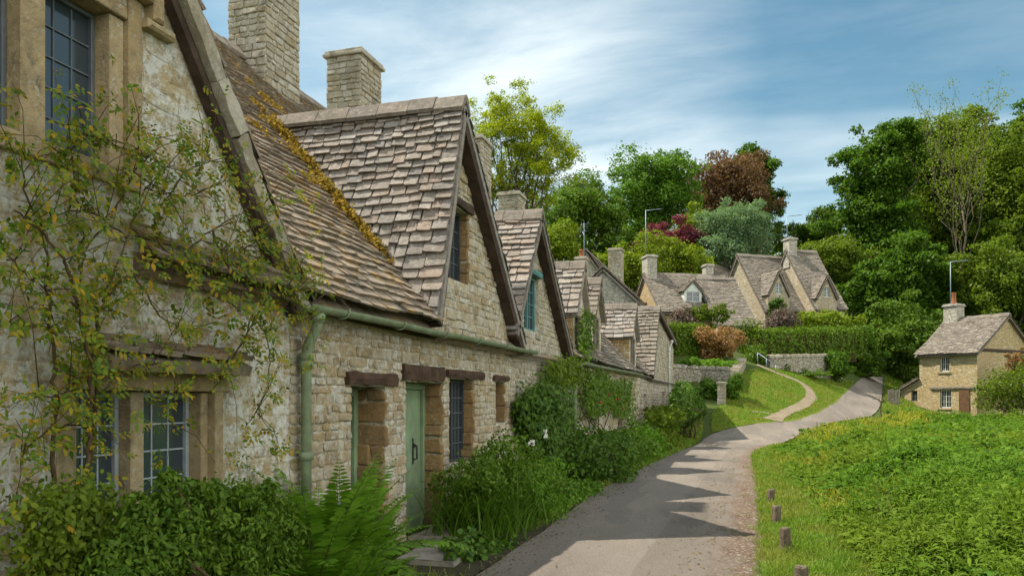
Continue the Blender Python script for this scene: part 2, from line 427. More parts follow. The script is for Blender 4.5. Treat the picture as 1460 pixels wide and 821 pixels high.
def rubble(mb, O, U, V, N, poly, holes=(), h0=0.08, h1=0.17, w0=0.14, w1=0.42, prot=0.022, seed=1, mat=0, gap=0.012):
    rng = random.Random(seed)
    O, U, V, N = Vector(O), Vector(U), Vector(V), Vector(N)
    v0 = min(p[1] for p in poly); v1 = max(p[1] for p in poly)
    v = v0
    while v < v1 - 0.04:
        h = rng.uniform(h0, h1)
        if v + h > v1: h = v1 - v
        ve = v + h
        iv = spans([poly], v + h * 0.5)
        for hl in holes:
            for q in (v + h * 0.15, v + h * 0.5, v + h * 0.85): iv = subtract(iv, spans([hl], q))
        for a, b in iv:
            u = a
            while u < b - 0.02:
                w = rng.uniform(w0, w1) * (0.6 + 0.6 * (h - h0) / max(h1 - h0, .001))
                if b - (u + w) < w0 * 0.7: w = b - u
                x0, x1 = u + gap * rng.uniform(.3, 1.2), u + w - gap * rng.uniform(.3, 1.2)
                y0, y1 = v + gap * rng.uniform(.2, 1.3), ve - gap * rng.uniform(.2, 1.3)
                hh = y1 - y0; ww = x1 - x0
                if ww < 0.02 or hh < 0.02: u += w; continue
                p = prot * rng.uniform(0.35, 1.5)
                jj = min(hh, ww) * 0.13
                cols, rows = 4, 4
                bx = min(.02, ww*.2); by = min(.016, hh*.2)
                ux = [x0, x0+bx, x1-bx, x1]; vy_ = [y0, y0+by, y1-by, y1]
                cj = {(i, j): (rng.uniform(-jj, jj), rng.uniform(-jj, jj)*.8) for i in (0, 1) for j in (0, 1)}
                tx, ty = rng.uniform(-.35, .35), rng.uniform(-.35, .35)
                pts = []
                for j in range(rows):
                    for i in range(cols):
                        edge = i in (0, 3) or j in (0, 3); corner = i in (0, 3) and j in (0, 3)
                        q = cj[(i//2, j//2)]
                        xx, yy = ux[i] + q[0], vy_[j] + q[1]
                        if corner:
                            k_ = rng.uniform(.3, .9); xx += bx*k_*(1 if i == 0 else -1); yy += by*k_*(1 if j == 0 else -1)
                        nn = p*(1 + tx*(i-1.5)/1.5 + ty*(j-1.5)/1.5) * (rng.uniform(.35, .7) if edge else rng.uniform(.8, 1.2))
                        pts.append(O + U*xx + V*yy + N*max(nn, .001))
                ring = [0,1,2,3,7,11,15,14,13,12,8,4]
                fs = []
                for j in range(rows-1):
                    for i in range(cols-1):
                        q = j*cols+i
                        fs.append((q, q+1, q+1+cols, q+cols))
                base = len(pts)
                for q in ring: pts.append(pts[q] - N * (p + 0.03))
                for i in range(12):
                    i2 = (i+1) % 12
                    fs.append((ring[i2], ring[i], base + i, base + i2))
                mb.add(pts, fs, mat, False)
                u += w
        v = ve

def rect(u0, v0, u1, v1): return [(u0, v0), (u1, v0), (u1, v1), (u0, v1)]

YU = Vector((0,1,0)); ZU = Vector((0,0,1)); XN = Vector((1,0,0))

def window(root, O, U, V, N, w, h, cols=2, rows=4, lights=1, frame=0.05, depth=0.06, fm='dark_frame', gm='glass', bm=None, bar=0.012, name='window', mull=0.05):
    """O: lower left corner of the opening, on the plane the frame stands in; part: window, sub-parts: pane, glazing bars"""
    fmb = MB()
    fmb.frame_box(O, U, V, N, 0, w, 0, frame, 0, depth, 0, .004); fmb.frame_box(O, U, V, N, 0, w, h-frame, h, 0, depth, 0, .004)
    fmb.frame_box(O, U, V, N, 0, frame, frame+.001, h-frame-.001, 0, depth, 0, .004); fmb.frame_box(O, U, V, N, w-frame, w, frame+.001, h-frame-.001, 0, depth, 0, .004)
    lw = (w - 2*frame - (lights-1)*mull) / lights
    for i in range(1, lights):
        a = frame + i*lw + (i-1)*mull
        fmb.frame_box(O, U, V, N, a, a+mull, frame+.001, h-frame-.001, 0, depth, 0, .004)
    f = fmb.build(name, M[fm], root)
    g = MB(); b = MB()
    for i in range(lights):
        a = frame + i*(lw+mull)
        g.frame_box(O, U, V, N, a+.001, a+lw-.001, frame+.002, h-frame-.002, depth*.25, depth*.25+.006)
        n0, n1 = depth*.25 + .007, depth*.25 + .007 + bar*.7
        for k in range(1, cols):
            x = a + lw*k/cols; b.frame_box(O, U, V, N, x-bar/2, x+bar/2, frame+.002, h-frame-.002, n0, n1)
        for k in range(1, rows):
            y = frame + (h-2*frame)*k/rows; b.frame_box(O, U, V, N, a+.002, a+lw-.002, y-bar/2, y+bar/2, n0+.003, n1+.003)
    g.build('pane', M[gm], f)
    if cols > 1 or rows > 1: b.build('glazing_bars', M[bm or fm], f)
    return f

def rough_beam(mb, O, U, V, N, u0, u1, v0, v1, n0, n1, seed=0, segs=8, j=0.018, mat=0):
    rng = random.Random(seed); pts = []
    for i in range(segs+1):
        u = u0 + (u1-u0)*i/segs
        for (v, n) in ((v0, n0), (v0, n1), ((v0+v1)/2, n1+.012), (v1, n1), (v1, n0)):
            pts.append(O + U*(u + (rng.uniform(-j, j) if i in (0, segs) else 0)) + V*(v + rng.uniform(-j, j)) + N*(n + (rng.uniform(-j, j)*.5 if n > n0 else 0)))
    fs = []
    for i in range(segs):
        for k in range(5):
            fs.append((i*5+k, i*5+(k+1) % 5, (i+1)*5+(k+1) % 5, (i+1)*5+k))
    fs += [(4,3,2,1,0), tuple(segs*5+k for k in range(5))]
    mb.add(pts, fs, mat)

# ------------------------------------------------------------------ foliage
def nrm(a): return a / np.maximum(np.linalg.norm(a, axis=1, keepdims=True), 1e-6)

def leaves_simple(pts, nor, size, rs, aspect=0.6, fold=0.12):
    """one folded rhombic face per leaf"""
    n = len(pts)
    t = nrm(np.cross(nor, nrm(rs.normal(size=(n, 3))))); s = np.cross(nor, t)
    L = (size * rs.uniform(0.65, 1.35, n))[:, None]; Wd = L * aspect
    a = pts - t*L*.5; b = pts + s*Wd*.5 + nor*L*fold; c = pts + t*L*.5; d = pts - s*Wd*.5 + nor*L*fold
    v = np.stack([a, b, c, d], 1).reshape(-1, 3)
    f = np.arange(4*n).reshape(n, 4)
    return v, f

def leaves_full(base, tdir, nor, L, Wd, bend=0.25):
    """pointed leaf of three faces: base, widest part, tip"""
    n = len(base)
    t = nrm(tdir); s = nrm(np.cross(t, nor)); nn = np.cross(s, t)
    L = L[:, None]; Wd = Wd[:, None]
    dn = np.array([[0, 0, -1.0]])
    p0 = base
    p1 = base + t*L*.35 - s*Wd*.5 + nn*Wd*.12; p2 = base + t*L*.35 + s*Wd*.5 + nn*Wd*.12
    p3 = base + t*L*.72 - s*Wd*.36 + nn*Wd*.08 + dn*L*bend*.35; p4 = base + t*L*.72 + s*Wd*.36 + nn*Wd*.08 + dn*L*bend*.35
    p5 = base + t*L*.98 + dn*L*bend
    v = np.stack([p0, p1, p2, p3, p4, p5], 1).reshape(-1, 3)
    k = np.arange(n)[:, None] * 6
    tri = np.concatenate([k + np.array([[0, 2, 1]]), k + np.array([[3, 4, 5]])]); quad = k + np.array([[1, 2, 4, 3]])
    return v, [tri, quad]

def merge_np(parts):
    """[(v, [faces...])] -> one"""
    vs = []; fs = {}; o = 0
    for v, fl in parts:
        for f in fl:
            fs.setdefault(f.shape[1], []).append(f + o)
        vs.append(v); o += len(v)
    return np.concatenate(vs), [np.concatenate(x) for x in fs.values()]

def clump_points(clumps, n, rs, shell=0.55, up=0.45, rnd=0.75, out=0.7):
    """leaf places in a set of ellipsoid clumps (c, r)"""
    C = np.array([c for c, r in clumps], dtype=float); Rr = np.array([r for c, r in clumps], dtype=float)
    wgt = (Rr[:, 0]*Rr[:, 1] + Rr[:, 0]*Rr[:, 2] + Rr[:, 1]*Rr[:, 2]); wgt /= wgt.sum()
    i = rs.choice(len(C), n, p=wgt)
    d = nrm(rs.normal(size=(n, 3)))
    rad = shell + (1 - shell) * rs.uniform(0, 1, n) ** 0.5
    rad *= 1 + 0.12 * rs.normal(size=n)
    p = C[i] + d * Rr[i] * rad[:, None]
    nor = nrm(out*d + np.array([[0, 0, up]]) + rnd*rs.normal(size=(n, 3)))
    return p, nor

def make_clumps(ells, k, rs, rel=0.3, lo=0.55, flat=0.75, jit=0.35):
    out = []; ph = rs.uniform(0, 6.28, 3)
    vol = np.array([r[0]*r[1]+r[1]*r[2]+r[0]*r[2] for c, r in ells]); vol = vol / vol.sum()
    for (c, r), w in zip(ells, vol):
        kk = max(4, int(round(k * w)))
        for i in range(kk):
            # spread over the ellipsoid, denser outwards
            y = 1 - 2*(i + 0.5)/kk; a = i*2.39996 + rs.uniform(-.5, .5)
            q = math.sqrt(max(0, 1 - y*y))
            d = np.array([q*math.cos(a), q*math.sin(a), y])
            f = rs.uniform(lo, 1.0)*(1 + .13*(math.sin(5*d[0]+ph[0]) + math.sin(4.3*d[1]+ph[1]) + math.sin(6*d[2]+ph[2])))
            cc = np.array(c) + d*np.array(r)*f
            m = min(r) * rel * math.exp(rs.normal()*.33)
            out.append((cc, (m*rs.uniform(.9, 1.3), m*rs.uniform(.9, 1.3), m*flat*rs.uniform(.85, 1.2))))
    return out

def limb(mb, a, b, r0, r1, rs, segs=5, wig=0.06, sides=6):
    a = np.array(a, float); b = np.array(b, float); L = np.linalg.norm(b - a)
    pts = []; rad = []
    for i in range(segs+1):
        t = i/segs
        w = rs.normal(size=3) * wig * L * math.sin(math.pi*t)
        p = a + (b - a)*t + w; p[2] += 0.10*L*math.sin(math.pi*t)*(.3)
        pts.append(Vector(p)); rad.append(r0 + (r1 - r0)*t)
    mb.tube(pts, rad, sides)
    return pts

def tree(name, label, cat, base, ells, mat, n=14000, leaf=0.3, k=60, rel=0.3, seed=1, trunk_r=0.35, group=None, shell=0.5, flat=0.75, lo=0.5,
         limbs=10, twigs=0, aspect=0.65, up=0.45, fork=0.45, rnd=0.75, barkm='bark', inner=0.0, grow=1.1):
    rs = np.random.RandomState(seed)
    root = thing(name, label, cat, base, group)
    ells = [(c, tuple(q*grow for q in r)) for c, r in ells]
    cl = make_clumps(ells, int(k*1.5), rs, rel*.9, lo, flat)
    n = int(n*1.6); leaf = leaf*.86
    # each big clump carries smaller sprays, which break its outline
    sub = []
    for c, r in cl:
        for q in range(5):
            dd = rs.normal(size=3); dd /= np.linalg.norm(dd); dd[2] = abs(dd[2])*.8 - .2
            sub.append((np.array(c) + dd*np.array(r)*rs.uniform(.7, 1.45), tuple(np.array(r)*rs.uniform(.2, .5))))
    p, nor = clump_points(cl + sub, n, rs, shell, up + .25, rnd)
    p += rs.normal(size=p.shape)*leaf*.35
    v, f = leaves_simple(p, nor, leaf, rs, aspect)
    if inner:
        p2, n2 = clump_points(ells, int(n*inner), rs, 0.25, 0.3, 1.0)
        c0 = np.mean([c for c, r in ells], axis=0)
        p2 = c0 + (p2 - c0)*0.82
        v2, f2 = leaves_simple(p2, n2, leaf*1.1, rs, aspect)
        v, fl = merge_np([(v, [f]), (v2, [f2])]); f = fl[0]
    tb = MB()
    base = np.array(base, float)
    cm = np.mean([np.array(c) for c, r in ells], axis=0)
    top = np.array([cm[0], cm[1], base[2] + (cm[2] - base[2])*fork*2.0 if fork < .5 else cm[2]])
    mid = base + (np.array([cm[0], cm[1], cm[2]]) - base)*fork
    pts = limb(tb, base - np.array([0, 0, .3]), mid, trunk_r, trunk_r*.7, rs, 5, 0.02, 8)
    order = sorted(range(len(cl)), key=lambda i: rs.rand())
    for i in order[:limbs]:
        st = np.array(pts[-1 - (i % 2)])
        q = limb(tb, st, cl[i][0], trunk_r*.45, trunk_r*.08, rs, 6, 0.05, 5)
        for j in range(twigs):
            a = np.array(q[2 + j % 4])
            c2 = cl[order[(i*7 + j*3) % len(order)]][0]
            e = a + (c2 - a) * 0.6
            limb(tb, a, e, trunk_r*.12, trunk_r*.03, rs, 4, 0.06, 4)
    tb.build('trunk', M[barkm], root)
    build_np('crown', v, [f], M[mat], root)
    return root

def ell_px(boxes, d, dr=1.0, dz=0.0):
    """photo boxes (x0, y0, x1, y1) at a depth -> ellipsoids of their true size"""
    out = []
    for b in boxes:
        x0, y0, x1, y1 = b[:4]; dd = d + (b[4] if len(b) > 4 else 0)
        c = P((x0+x1)/2, (y0+y1)/2, dd)
        rx = (x1-x0)/2/F*dd; rz = (y1-y0)/2/F*dd
        out.append((np.array(c), (rx, rx*dr, rz)))
    return out

def bush(name, label, ells, mat, n=4000, leaf=0.08, seed=1, k=24, rel=0.38, cat='shrub', group=None, ground=0.0, stems=7, full=False, flat=0.85, aspect=0.6, up=0.4,
         shell=0.45, droop=0.3, lo=0.45, extra=None):
    rs = np.random.RandomState(seed)
    c0 = np.mean([np.array(c) for c, r in ells], axis=0)
    base = (c0[0], c0[1], ground)
    root = thing(name, label, cat, base, group)
    cl = make_clumps(ells, k, rs, rel, lo, flat)
    p, nor = clump_points(cl + [(np.array(c), tuple(np.array(r)*.8)) for c, r in ells], n, rs, shell, up, 0.7)
    p[:, 2] = np.maximum(p[:, 2], ground + 0.02)
    if full:
        t = nrm(np.cross(nor, nrm(rs.normal(size=(n, 3))))); t[:, 2] -= droop; 
        L = leaf*rs.uniform(.6, 1.4, n)
        v, f = leaves_full(p, t, nor, L, L*aspect, 0.2)
    else:
        v, f1 = leaves_simple(p, nor, leaf, rs, aspect); f = [f1]
    build_np('foliage', v, f, M[mat], root)
    sb = MB()
    for i in range(stems):
        c = cl[i % len(cl)][0]
        b = np.array(base) + rs.normal(size=3)*np.array([.12, .12, 0]) - np.array([0, 0, .1])
        limb(sb, b, c, 0.018 + 0.01*rs.rand(), 0.005, rs, 5, 0.06, 5)
    sb.build('stems', M['stem'], root)
    return root
# ------------------------------------------------------------------ land: one height field through measured places
_cp = []
def cp(px, py, d):
    p = P(px, py, d); _cp.append((p.x, p.y, p.z))
for x in (-20, -9, -2, 4, 10, 18, 28):
    for y in (-14, -2, 8, 16, 24): _cp.append((x, y, 0.0))
for x, y, z in ((-4,30,0.0),(-4,36,0.05),(-2,31,0.03),(2,29,.05),(-12,34,.6),(-22,34,1.6),(-22,50,6),(10,30,.1),(18,32,.2),(28,34,.4),
                (40,10,0),(40,40,1.0),(-40,20,2),(-40,60,8),(-60,110,14),(0,110,15),(60,110,9),(80,60,4),(80,10,0),(-60,-20,0),(80,-20,0),(20,90,9.5),(40,90,7)):
    _cp.append((x, y, z))
for a in ((1017,617,34),(1079,603,36),(1130,599,39),(1163,588,43),(1211,554,52),(1225,539,58),(1258,524,66),(1256,572,50),(1247,592,45),(1145,617,36),
          (1148,576,42),(1141,546,45.5),(1079,521,48),(1060,540,44),(1130,535,47.5),(1200,545,52),(1100,510,51),(1200,508,56),(1000,484,57),(1130,460,64),(1190,452,68),
          (1040,560,41.5),(990,565,41.5),(1350,588,54),(1393,589,50),(1460,590,52),(1300,586,53),(1310,520,74),(1420,520,74)):
    cp(*a)
for x, y, z in ((-3.0, 45, 2.9), (-4.5, 46.5, 4.2), (-8, 44, 3.0), (-8, 52, 5.6)):
    _cp.append((x, y, z))
_A = np.array(_cp); _XY = _A[:, :2]
def _phi(d): return np.sqrt(d*d + 36.0)
_K = _phi(np.linalg.norm(_XY[:, None] - _XY[None], axis=2)) + np.eye(len(_A)) * -0.6
_Wt = np.linalg.solve(np.block([[_K, np.ones((len(_A), 1))], [np.ones((1, len(_A))), np.zeros((1, 1))]]), np.append(_A[:, 2], 0.0))
def hmap(xy):
    xy = np.atleast_2d(np.asarray(xy, float)); out = np.empty(len(xy))
    for i in range(0, len(xy), 20000):
        q = xy[i:i+20000]
        out[i:i+20000] = _phi(np.linalg.norm(q[:, None] - _XY[None], axis=2)) @ _Wt[:-1] + _Wt[-1]
    flatn = 1/(1 + np.exp((xy[:, 1] - 25.5)/1.2))                 # the near lane is level
    return np.clip(out, -0.4, 19) * (1 - flatn)
def h(x, y): return float(hmap([(x, y)])[0])
def T(px, py, lo=4.0, hi=110.0):
    """where a sight line meets the land"""
    d = lo
    while d < hi:
        p = P(px, py, d)
        if p.z <= h(p.x, p.y): return p
        d += 0.15
    return P(px, py, hi)

def resample(pts, step):
    pts = [Vector((p[0], p[1], 0)) for p in pts]
    # Catmull-Rom through the points
    dense = []
    for i in range(len(pts)-1):
        p0, p1, p2, p3 = pts[max(i-1, 0)], pts[i], pts[i+1], pts[min(i+2, len(pts)-1)]
        for k in range(12):
            t = k/12
            dense.append(0.5*((2*p1) + (p2-p0)*t + (2*p0-5*p1+4*p2-p3)*t*t + (3*p1-p0-3*p2+p3)*t**3))
    dense.append(pts[-1])
    return dense

def even(pts, n):
    L = [0]
    for a, b in zip(pts, pts[1:]): L.append(L[-1] + (b-a).length)
    out = []; j = 0
    for i in range(n):
        t = L[-1]*i/(n-1)
        while j < len(pts)-2 and L[j+1] < t: j += 1
        f = (t - L[j])/max(L[j+1]-L[j], 1e-6)
        out.append(pts[j].lerp(pts[j+1], f))
    return out

def strip(name, left, right, mat, off, n=160, across=8, jl=0.0, jr=0.0, seed=1, **props):
    rs = np.random.RandomState(seed)
    a = even(resample(left, 1), n); b = even(resample(right, 1), n)
    def wav():
        x = np.arange(n); return sum(np.interp(x, np.linspace(0, n, k), rs.uniform(-1, 1, k))*w for k, w in ((n//22+3, .6), (n//9+3, .35), (n//3+3, .25)))
    wl, wr = wav(), wav()
    xy = []
    for i, (p, q) in enumerate(zip(a, b)):
        ej = jl*wl[i]; fj = jr*wr[i]
        D = (q - p); D = D / max(D.length, 1e-6)
        p2 = p + D*ej; q2 = q + D*fj
        for k in range(across+1):
            w = p2.lerp(q2, k/across); xy.append((w.x, w.y))
    z = hmap(xy) + off
    v = np.column_stack([np.array(xy), z])
    w = across+1
    f = np.array([(i*w+k, i*w+k+1, (i+1)*w+k+1, (i+1)*w+k) for i in range(n-1) for k in range(across)])
    return build_np(name, v, [f], mat, **props), a, b

def in_poly(xy, poly):
    x, y = xy[:, 0], xy[:, 1]; c = np.zeros(len(xy), bool); k = len(poly)
    for i in range(k):
        (a, b), (e, g) = poly[i], poly[(i+1) % k]
        m = ((b <= y) != (g <= y)) & (x < a + (y-b)*(e-a)/((g-b) if g != b else 1e-9)); c ^= m
    return c

# materials of the ground
def mat_ground():
    m, nt = new_mat('grassy_earth'); t = NT(nt); c = t.pos()
    col = t.ramp(t.noise(c, 0.5, 8, 0.65), [(0.3, (0.045, 0.075, 0.018)), (0.55, (0.075, 0.10, 0.025)), (0.75, (0.10, 0.095, 0.04))])
    col = t.mix(1.0, col, t.ramp(t.noise(c, 18, 6, 0.7), [(0.3, 0.6), (0.7, 1.3)]), 'MULTIPLY')
    t.out(t.princ(col, 0.95, 0.1, t.bump(t.noise(c, 30, 6, 0.7), 0.8, 0.05))); return m
def road_colour(t, c):
    big = t.noise(t.mapping(c, (0.5, 0.16, 1)), 1.2, 8, 0.62)
    col = t.ramp(big, [(0.3, (0.15, 0.125, 0.10)), (0.55, (0.215, 0.182, 0.148)), (0.75, (0.265, 0.226, 0.184))])
    speck = t.ramp(t.noise(c, 60, 5, 0.75), [(0.3, 0.55), (0.5, 1.0), (0.70, 1.45)])
    col = t.mix(1.0, col, speck, 'MULTIPLY')
    pat = t.ramp(t.noise(t.mapping(c, (1.3, .35, 1), loc=(9, 1, 0)), 0.9, 3, 0.4), [(0.55, 0.0), (0.57, 1.0)])
    col = t.mix(t.math('MULTIPLY', pat, .35), col, (0.115, 0.102, 0.09))
    crack = t.n('ShaderNodeTexVoronoi', feature='DISTANCE_TO_EDGE', inp={'Scale': 0.9})
    wv = t.n('ShaderNodeVectorMath', operation='ADD'); nz = t.n('ShaderNodeTexNoise', inp={'Scale': 2.5, 'Detail': 5.0}); t.l(c, nz.inputs['Vector'])
    t.l(c, wv.inputs[0]); t.l(nz.outputs['Color'], wv.inputs[1]); t.l(wv.outputs[0], crack.inputs['Vector'])
    ck = t.ramp(crack.outputs['Distance'], [(0.0, 1.0), (0.012, 0.0)])
    ck = t.math('MULTIPLY', ck, t.ramp(t.noise(c, 0.35, 2), [(0.5, 0.0), (0.62, 0.7)]))
    col = t.mix(ck, col, (0.09, 0.08, 0.07))
    grit = t.ramp(t.noise(t.mapping(c, (1, .5, 1), loc=(4, 2, 0)), 2.2, 10, 0.75), [(0.56, 0.0), (0.68, 1.0)])
    col = t.mix(t.math('MULTIPLY', grit, 0.45), col, (0.20, 0.155, 0.11))
    return col
def mat_road():
    m, nt = new_mat('worn_asphalt'); t = NT(nt); c = t.pos()
    t.out(t.princ(road_colour(t, c), 0.9, 0.25, t.bump(t.noise(c, 55, 6, 0.75), 0.9, 0.02))); return m
def mat_edge():
    m, nt = new_mat('asphalt_breaking_into_dirt'); t = NT(nt); c = t.pos()
    col = t.ramp(t.noise(c, 1.7, 9, 0.7), [(0.3, (0.15, 0.098, 0.066)), (0.7, (0.235, 0.168, 0.120))])
    peb = t.n('ShaderNodeTexVoronoi', inp={'Scale': 34.0}); t.l(c, peb.inputs['Vector'])
    col = t.mix(1.0, col, t.ramp(peb.outputs['Distance'], [(0.1, 1.35), (0.6, 0.65)]), 'MULTIPLY')
    pebc = t.n('ShaderNodeSeparateColor'); t.l(peb.outputs['Color'], pebc.inputs[0])
    col = t.mix(t.ramp(pebc.outputs[0], [(0.86, 0.0), (0.9, 0.8)]), col, (0.36, 0.31, 0.25))
    sx = t.n('ShaderNodeSeparateXYZ'); t.l(c, sx.inputs[0])
    f = t.math('ADD', sx.outputs[0], t.math('MULTIPLY', t.math('SUBTRACT', t.noise(t.mapping(c, (1, .45, 1)), 2.3, 9, 0.72), 0.5), 1.1))
    f = t.math('SUBTRACT', f, t.math('MULTIPLY', t.math('MAXIMUM', t.math('SUBTRACT', sx.outputs[1], 24), 0.0), 0.09))
    k = t.ramp(t.math('ADD', f, 1.0), [(0.52, 0.0), (0.80, 1.0)])
    t.out(t.princ(t.mix(k, road_colour(t, c), col), 0.95, 0.15, t.bump(t.noise(c, 45, 6, 0.75), 1.0, 0.03))); return m
def mat_dirt(name, a, b, sc=1.0):
    m, nt = new_mat(name); t = NT(nt); c = t.pos()
    col = t.ramp(t.noise(c, 1.7*sc, 9, 0.7), [(0.3, a), (0.7, b)])
    peb = t.n('ShaderNodeTexVoronoi', inp={'Scale': 38.0}); t.l(c, peb.inputs['Vector'])
    col = t.mix(1.0, col, t.ramp(peb.outputs['Distance'], [(0.1, 1.25), (0.6, 0.7)]), 'MULTIPLY')
    t.out(t.princ(col, 0.95, 0.15, t.bump(t.noise(c, 45, 6, 0.7), 0.9, 0.03))); return m
def mat_lawn():
    m, nt = new_mat('mown_lawn'); t = NT(nt); c = t.pos()
    col = t.ramp(t.noise(c, 0.8, 9, 0.7), [(0.3, (0.085, 0.12, 0.018)), (0.5, (0.145, 0.18, 0.026)), (0.7, (0.20, 0.205, 0.045))])
    col = t.mix(1.0, col, t.ramp(t.noise(c, 16, 6, 0.7), [(0.3, 0.7), (0.7, 1.25)]), 'MULTIPLY')
    t.out(t.princ(col, 0.95, 0.1, t.bump(t.noise(c, 40, 6, 0.7), 1.0, 0.05))); return m
M['ground'] = mat_ground(); M['road'] = mat_road(); M['dirt_edge'] = mat_edge(); M['lawn'] = mat_lawn()
M['dirt'] = mat_dirt('red_brown_dirt', (0.135, 0.095, 0.066), (0.20, 0.150, 0.112))
M['bed'] = mat_dirt('garden_soil', (0.05, 0.045, 0.022), (0.10, 0.085, 0.05))
M['gravel'] = mat_dirt('pale_footpath_grit', (0.22, 0.17, 0.11), (0.33, 0.27, 0.18))

# the lane
road_l = [(-2.55, -14), (-2.55, 2), (-2.52, 8), (-2.72, 14), (-2.6, 20), (-2.3, 26), (-2.0, 30)] + [tuple(T(*q)[:2]) for q in ((1017,619),(1079,605),(1130,600),(1163,589),(1190,573),(1211,555),(1226,541),(1236,532))]
road_r = [(-0.35, -14), (-0.35, 2), (-0.42, 8), (-0.36, 14), (-0.25, 20), (-0.16, 24.4), (0.1, 27), (0.62, 29.4)] + [tuple(T(*q)[:2]) for q in ((1145,618),(1178,605),(1225,597),(1247,590),(1256,572),(1258,548),(1258,530))]
road, RA, RB = strip('lane', road_l, road_r, M['road'], 0.03, 420, 10, jl=.06, jr=.13, kind='structure')
strip('dirt_verge', [(x - .7, y) for x, y in road_r[:8]], [(0.18, -14), (0.16, 2), (0.12, 8), (0.12, 14), (0.08, 20), (0.0, 24.4), (0.24, 27), (0.72, 29.4)], M['dirt_edge'], 0.036, 400, 8, jl=.02, jr=.05, kind='structure')
strip('planting_bed', [(-4.05, -4), (-4.05, 20), (-4.05, 41)], [(-2.6, -4), (-2.58, 8), (-2.78, 14), (-2.66, 20), (-2.3, 27), (-2.2, 33), (-2.4, 41)], M['bed'], 0.02, 160, 6, jr=.06, kind='structure')
lawn_out = [tuple(T(*q)[:2]) for q in ((1015,617),(1079,604),(1130,600),(1163,589),(1190,573),(1211,555),(1218,546))]
lawn_in = [tuple(T(*q)[:2]) for q in ((1015,590),(1045,560),(1062,530),(1100,526),(1140,532),(1180,538),(1214,545))]
strip('lawn', lawn_out, lawn_in, M['lawn'], 0.034, 200, 16, jl=.22, kind='structure')
pc = [T(*q) for q in ((1100,600),(1118,590),(1148,577),(1157,565),(1150,553),(1136,544),(1112,534),(1079,521))]
pl, pr_ = [], []
for i, p in enumerate(pc):
    d = (pc[min(i+1, len(pc)-1)] - pc[max(i-1, 0)]); d.z = 0; d.normalize(); s = Vector((-d.y, d.x, 0)); w = 0.27 if i else 0.45
    pl.append(tuple((p + s*w)[:2])); pr_.append(tuple((p - s*w)[:2]))
strip('footpath', pl, pr_, M['gravel'], 0.055, 160, 4, jl=.13, jr=.13, kind='structure')
sp = [T(*q) for q in ((1070,588),(1095,590),(1116,594))]
strip('side_path', [(p.x - .1, p.y + .12) for p in sp], [(p.x + .05, p.y - .12) for p in sp], M['gravel'], 0.045, 30, 3, jl=.08, jr=.08, kind='structure')

# the land itself, lowered a little under the lane
xs = np.concatenate([np.arange(-300, -40, 20), np.arange(-40, -8, 2.0), np.arange(-8, 34, 0.45), np.arange(34, 60, 2), np.arange(60, 320, 20)])
ys = np.concatenate([np.arange(-60, -8, 4), np.arange(-8, 66, 0.45), np.arange(66, 110, 2), np.arange(110, 420, 20)])
gx, gy = np.meshgrid(xs, ys); xy = np.column_stack([gx.ravel(), gy.ravel()])
gz = hmap(xy)
far = np.clip((np.hypot(xy[:, 0]-8, xy[:, 1]-40) - 70)/60, 0, 1); gz = gz*(1-far) + 9.0*far
road_poly = [(p.x, p.y) for p in RA] + [(p.x, p.y) for p in RB[::-1]]
gz = gz - np.where(in_poly(xy, road_poly), 0.06, 0.0)
gz = gz - np.where((xy[:, 0] > -4) & (xy[:, 0] < .6) & (xy[:, 1] > -14) & (xy[:, 1] < 24), 0.02, 0.0)
nx, ny = len(xs), len(ys)
ii = (np.arange(ny-1)[:, None]*nx + np.arange(nx-1)[None]).ravel()
build_np('ground', np.column_stack([xy, gz]), [np.column_stack([ii, ii+1, ii+nx+1, ii+nx])], M['ground'], kind='structure')
# ------------------------------------------------------------------ the terrace of stone cottages along the lane
XW = -4.0                                # plane of the front wall
EX, EZ, SL, RX = -3.80, 2.66, 1.05, -8.8
RZ = EZ + (EX - RX) * SL                 # ridge height
PA = math.atan(SL); VR = Vector((-math.cos(PA), 0, math.sin(PA))); NR = Vector((math.sin(PA), 0, math.cos(PA)))
LR = (EX - RX) / math.cos(PA)
def xm(z): return EX - (z - EZ) / SL
WO = Vector((XW, 0, 0))

def main_roof(root, y0, y1, holes, mat, seed, z_lift=0.0, e0=.16, e1=.085, hi=None):
    mb = MB()
    slates(mb, Vector((EX, 0, EZ + z_lift)), YU, VR, NR, rect(y0, 0, y1, LR), holes, e0, e1, .14, .36, .028, seed, wob=.02, sag=.05)
    # the slope to the back gardens
    bw = MB(); bw.frame_box((-13.2, y0, -.25), YU, ZU, XN, 0, y1 - y0, 0, 3.0, -.4, 0); bw.build('rear_wall', M['rubble'], root)
    mb.frame_box(Vector((RX - .02, y0, RZ + z_lift)), YU, Vector((-math.cos(PA), 0, -math.sin(PA))), Vector((-math.sin(PA), 0, math.cos(PA))), 0, y1 - y0, 0, LR, -.14, -.01)
    r = mb.build('roof', M[mat], root)
    rc = MB(); ridge_caps(rc, (RX, y0, RZ + z_lift), (RX, y1, RZ + z_lift + .02), .22, .17, seed); rc.build('ridge_stones', M['slate_grey'], r)
    return r

def dorm_hole(pk, fl, fr):
    """outline on the main roof that a gabled dormer covers, in (y, slope) units"""
    def vv(z): return (z - EZ) / math.sin(PA)
    return [(fl[0], -.1), (fr[0], -.1), (fr[0], max(vv(fr[1]), 0) + .02), (pk[0], vv(pk[1]) - .12), (fl[0], max(vv(fl[1]), 0) + .02)]

